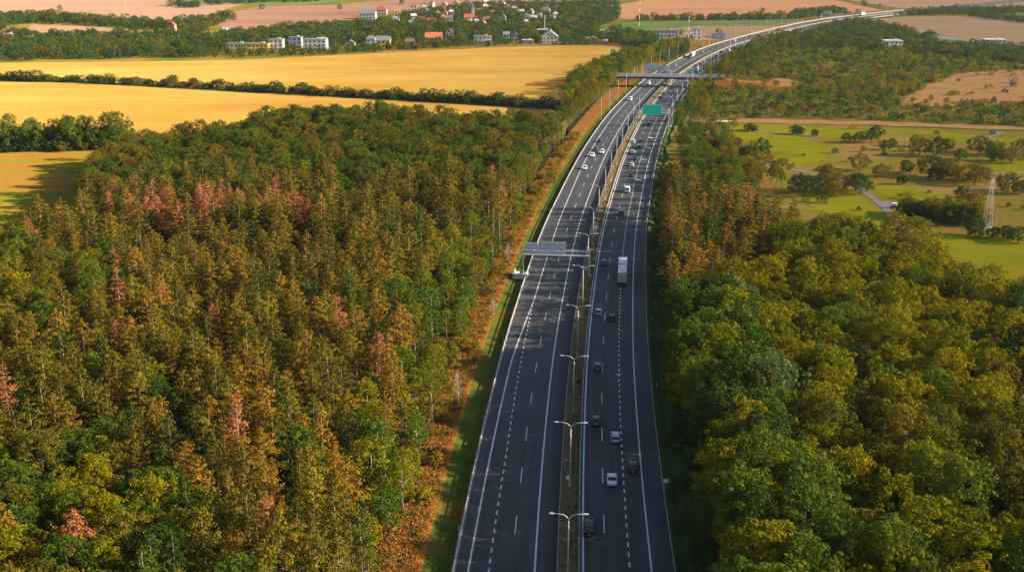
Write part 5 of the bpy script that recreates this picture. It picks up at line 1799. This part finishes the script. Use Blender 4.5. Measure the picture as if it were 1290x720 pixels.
ZW = {'west pines': 'in the pine forest west of the motorway', 'west belt': 'in the young belt between the pines and the verge', 'west woods': 'among the broadleaved pockets of the western forest', 'west far woods': 'at the far side of the western forest below the wheat field',
      'verge': 'on the dry orange verge west of the motorway', 'pasture hedge': 'in the tall hedge between pasture and wheat field', 'field hedge': 'in the hedge dividing the two wheat fields', 'roadside belt': 'in the belt between wheat field and motorway',
      'east pines': 'in the pine stand east of the motorway', 'east woods': 'in the broadleaved forest east of the motorway', 'east edge': 'in the low strip along the east edge of the motorway', 'east far edge': 'in the strip east of the motorway beyond the bridge',
      'golf thicket': 'in the thicket between east forest and golf course', 'scrub trees': 'rising from the scrub beyond the golf course', 'scrub': 'in the scrub beyond the golf course', 'east fringe': 'at the shaded foot of the eastern forest', 'golf bushes': 'scattered over the golf course', 'median': 'growing in the motorway median', 'east bare': 'in the forest east of the motorway', 'bare': 'at the edge of the western forest'}
by = {}
for t in TREES:
    cat, key, x, y, s, lb, zone = t
    px, py, sc = proj(x, y, PROTO[key][3] * s * .6)
    vis = -5 < px < 1295 and -8 < py < 728
    # is its crown inside the frame at all
    by.setdefault(cat, []).append((-(sc * s * (PROTO[key][3] ** .5)) * (1 if vis else .001) - (1000 if lb else 0), vis, t))
masses = {}
ROOTS = []
for cat, lst in by.items():
    lst.sort(key=lambda q: q[0])
    n = 0
    for (_w, vis, t) in lst:
        cat, key, x, y, s, lb, zone = t
        if vis and n < CAP[cat]:
            n += 1
            r = empty(NAME[cat], (x, y, 0.0), rg.uniform(0, 6.28))
            r.scale = (s * rg.uniform(.93, 1.07), s * rg.uniform(.93, 1.07), s)
            mesh_obj('crown' if cat != 'bush' and cat != 'bare tree' else ('foliage' if cat == 'bush' else 'twigs'), PROTO[key][0], r)
            mesh_obj('trunk' if cat != 'bush' else 'stem', PROTO[key][1], r)
            kc = key.rstrip('0123456789')
            if lb is None:
                size = 'tall' if s > (1.0 if cat in ('pine', 'broadleaf tree') else .9) else ('low' if s < (.88 if cat in ('pine',) else .7) else 'medium')
                noun = {'pine': 'pine', 'dead pine': 'pine', 'broadleaf tree': 'broadleaved tree', 'young tree': 'slim tree', 'bush': 'bush', 'bare tree': 'tree', 'park tree': 'tree'}[cat]
                lb2 = '%s %s %s %s' % (size, COLW[kc], noun, ZW[zone])
                tag(r, lb2, cat, '%s %s %ss %s' % (size, COLW[kc], noun, ZW[zone]))
            else:
                tag(r, lb, cat, (lb + ' set') if zone != 'rust' else None)
        else:
            nm = 'far_woods' if zone.startswith('far') else {'west pines': 'pine_woods', 'west belt': 'young_woods', 'west woods': 'broadleaf_woods', 'west far woods': 'broadleaf_woods', 'pasture hedge': 'broadleaf_woods', 'scrub': 'scrub_undergrowth', 'scrub trees': 'scrub_undergrowth',
                                                                 'verge': 'verge_undergrowth', 'east pines': 'pine_woods', 'east woods': 'broadleaf_woods', 'field hedge': 'hedge_vegetation'}.get(zone, 'broadleaf_woods' if cat == 'broadleaf tree' else 'mixed_undergrowth')
            masses.setdefault(nm, []).append((key, x, y, s))
    print('TREES', cat, len(lst), 'individual', n)


def mass(name, items, label, zrot=True):
    keys = sorted({k for k, *_ in items})
    me = bpy.data.meshes.new(name)
    n = len(items)
    me.vertices.add(n)
    co = np.array([[x, y, (0.62 if abs(offset_of(x, y) + 2.2) < 1.6 else -0.1) if name == 'dry_grass' else 0.0] for _k, x, y, _s in items], np.float32)
    me.vertices.foreach_set('co', co.ravel())
    a = me.attributes.new('kind_index', 'INT', 'POINT'); a.data.foreach_set('value', np.array([keys.index(k) for k, *_ in items], np.int32))
    a = me.attributes.new('size', 'FLOAT', 'POINT'); a.data.foreach_set('value', np.array([s for *_, s in items], np.float32))
    a = me.attributes.new('turn', 'FLOAT', 'POINT'); a.data.foreach_set('value', rng.uniform(0, 6.28, n).astype(np.float32))
    o = mesh_obj(name, me)
    tag(o, label, kind='stuff')
    ng = bpy.data.node_groups.new(name, 'GeometryNodeTree')
    ng.interface.new_socket('Geometry', in_out='INPUT', socket_type='NodeSocketGeometry')
    ng.interface.new_socket('Geometry', in_out='OUTPUT', socket_type='NodeSocketGeometry')
    gi = ng.nodes.new('NodeGroupInput'); go = ng.nodes.new('NodeGroupOutput')
    jn = ng.nodes.new('GeometryNodeJoinGeometry')
    def attr(nm, ty):
        q = ng.nodes.new('GeometryNodeInputNamedAttribute'); q.data_type = ty; q.inputs['Name'].default_value = nm
        return q
    ai, asz, at = attr('kind_index', 'INT'), attr('size', 'FLOAT'), attr('turn', 'FLOAT')
    cz = ng.nodes.new('ShaderNodeCombineXYZ'); ng.links.new(at.outputs['Attribute'], cz.inputs['Z'])
    for i, k in enumerate(keys):
        src = joined(k)
        oi = ng.nodes.new('GeometryNodeObjectInfo'); oi.inputs['Object'].default_value = src; oi.inputs['As Instance'].default_value = False
        cmp_ = ng.nodes.new('FunctionNodeCompare'); cmp_.data_type = 'INT'; cmp_.operation = 'EQUAL'
        ng.links.new(ai.outputs['Attribute'], cmp_.inputs[2]); cmp_.inputs[3].default_value = i
        ip = ng.nodes.new('GeometryNodeInstanceOnPoints')
        ng.links.new(gi.outputs[0], ip.inputs['Points']); ng.links.new(cmp_.outputs[0], ip.inputs['Selection'])
        ng.links.new(oi.outputs['Geometry'], ip.inputs['Instance'])
        ng.links.new(cz.outputs[0], ip.inputs['Rotation']); ng.links.new(asz.outputs['Attribute'], ip.inputs['Scale'])
        ng.links.new(ip.outputs[0], jn.inputs[0])
    ng.links.new(jn.outputs[0], go.inputs[0])
    md = o.modifiers.new('scatter', 'NODES'); md.node_group = ng
    return o


LBM = {'far_woods': 'distant green trees round the village, in the valley and along far hedges', 'pine_woods': 'remaining olive brown pines of the forest stands on both sides', 'broadleaf_woods': 'remaining broadleaved trees of the forests beside the motorway',
       'young_woods': 'remaining yellow green young trees between pines and verge', 'scrub_undergrowth': 'patchy olive scrub covering the land beyond the golf course', 'verge_undergrowth': 'low bushes scattered on the dry verge',
       'hedge_vegetation': 'bushes and small trees of the field hedge', 'mixed_undergrowth': 'low mixed bushes beside the motorway'}
for nm, items in masses.items():
    print('MASS', nm, len(items))
    mass(nm, items, LBM[nm])

# grass tufts on the verges and in the median, understorey below the trees
n = 520
d = rng.normal(0, 1, (26, 3)) * np.array([.35, .35, .05]); d[:, 2] = rng.uniform(.02, .25, 26)
GV = leaf_quads(d, np.tile(np.array([0, 0, 1.0]), (26, 1)) * .2 + rng.normal(0, 1, (26, 3)) * .6, 0.34, .5, .35)
for nm, mt in (('tuftO', M['drygrass']), ('tuftG', M['verge_green'])):
    t = MB(); t.box((0, 0, 0.02), (0.05, 0.05, 0.06))
    register(nm, GV, mt, t, M['bark_dark'], 0.4)
its = []
for i in range(5200):
    y = 120 + 420 * rg.random() ** 1.4
    x, yy = P(y, rg.uniform(-33, -26.2))
    its.append((('tuftO' if rg.random() < .85 else 'tuftG'), x, yy, rg.uniform(.7, 1.9)))
for i in range(500):
    y = 120 + 420 * rg.random() ** 1.4
    x, yy = P(y, rg.uniform(-3.3, -1.0))
    its.append((('tuftG' if rg.random() < .4 else 'tuftO'), x, yy, rg.uniform(.4, .9)))
mass('dry_grass', its, 'dry orange and green grass tufts on the verge and in the median')
its = []
for poly, sp, sd in ((west, 7.0, 31), (easto, 8.0, 32), (eastp, 7, 33)):
    for (x, y) in scatter(poly, sp, sd):
        if y < 420 and proj(x, y)[0] > -40: its.append((rg.choice(['bush0', 'bushG1', 'bushD0', 'bush1', 'bushF2']), x, y, rg.uniform(.5, 1.3)))
mass('forest_undergrowth', its, 'low shrubs and saplings under the forest trees')

# forest floors
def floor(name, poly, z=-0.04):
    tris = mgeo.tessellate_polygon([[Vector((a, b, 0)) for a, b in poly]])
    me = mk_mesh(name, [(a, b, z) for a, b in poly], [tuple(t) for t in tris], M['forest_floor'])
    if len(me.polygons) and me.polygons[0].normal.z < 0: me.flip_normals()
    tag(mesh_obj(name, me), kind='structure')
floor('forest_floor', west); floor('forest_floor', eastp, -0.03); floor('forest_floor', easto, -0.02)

# ------------------------------------------------------------------ air
m, nt_, out = new_mat('haze')
pv = N(nt_, 'ShaderNodeVolumePrincipled')
pv.inputs['Color'].default_value = (0.80, 0.87, 1.0, 1)
pv.inputs['Density'].default_value = 0.000024
pv.inputs['Anisotropy'].default_value = 0.3
nt_.links.new(pv.outputs[0], out.inputs['Volume'])
hz = MB(); hz.box((3100, 3800, 47.3), (15000, 8900, 100.2))
tag(hz.build('haze', m), kind='stuff')

# ------------------------------------------------------------------ light, sky, camera
SUN_EL, SUN_AZ = R_(22.5), R_(94.0)          # azimuth measured clockwise from the viewing direction (+Y)
wd = bpy.data.worlds.new('World'); SC.world = wd
wd.use_nodes = True
nt = wd.node_tree
bg = nt.nodes.get('Background') or nt.nodes.new('ShaderNodeBackground')
sky = nt.nodes.new('ShaderNodeTexSky'); sky.sky_type = 'NISHITA'; sky.sun_disc = False
sky.sun_elevation = SUN_EL; sky.sun_rotation = SUN_AZ
nt.links.new(sky.outputs[0], bg.inputs['Color'])
bg.inputs['Strength'].default_value = 0.075
sl = bpy.data.lights.new('sun', 'SUN'); sl.energy = 5.0; sl.angle = R_(0.6); sl.color = (1.0, 0.86, 0.68)
so = bpy.data.objects.new('sun', sl); link(so)
dirv = Vector((math.sin(SUN_AZ) * math.cos(SUN_EL), math.cos(SUN_AZ) * math.cos(SUN_EL), math.sin(SUN_EL)))
so.rotation_euler = dirv.to_track_quat('Z', 'Y').to_euler()
so.location = (200, 200, 300)
cd = bpy.data.cameras.new('camera'); co = bpy.data.objects.new('camera', cd); link(co)
cd.sensor_width = 36.0; cd.lens = 36.0 * FPX / 1290.0
cd.clip_start = 1.0; cd.clip_end = 20000
co.location = (0, 0, CAMH); co.rotation_euler = (R_(90) - PITCH, 0, 0)
SC.camera = co
SC.view_settings.view_transform = 'Standard'; SC.view_settings.look = 'None'
SC.view_settings.exposure = 1.26; SC.view_settings.gamma = 1.0
SC.render.resolution_x = 1024; SC.render.resolution_y = 571
try:
    SC.cycles.max_bounces = 5; SC.cycles.diffuse_bounces = 3; SC.cycles.transparent_max_bounces = 4
    SC.cycles.use_denoising = True
except Exception:
    pass
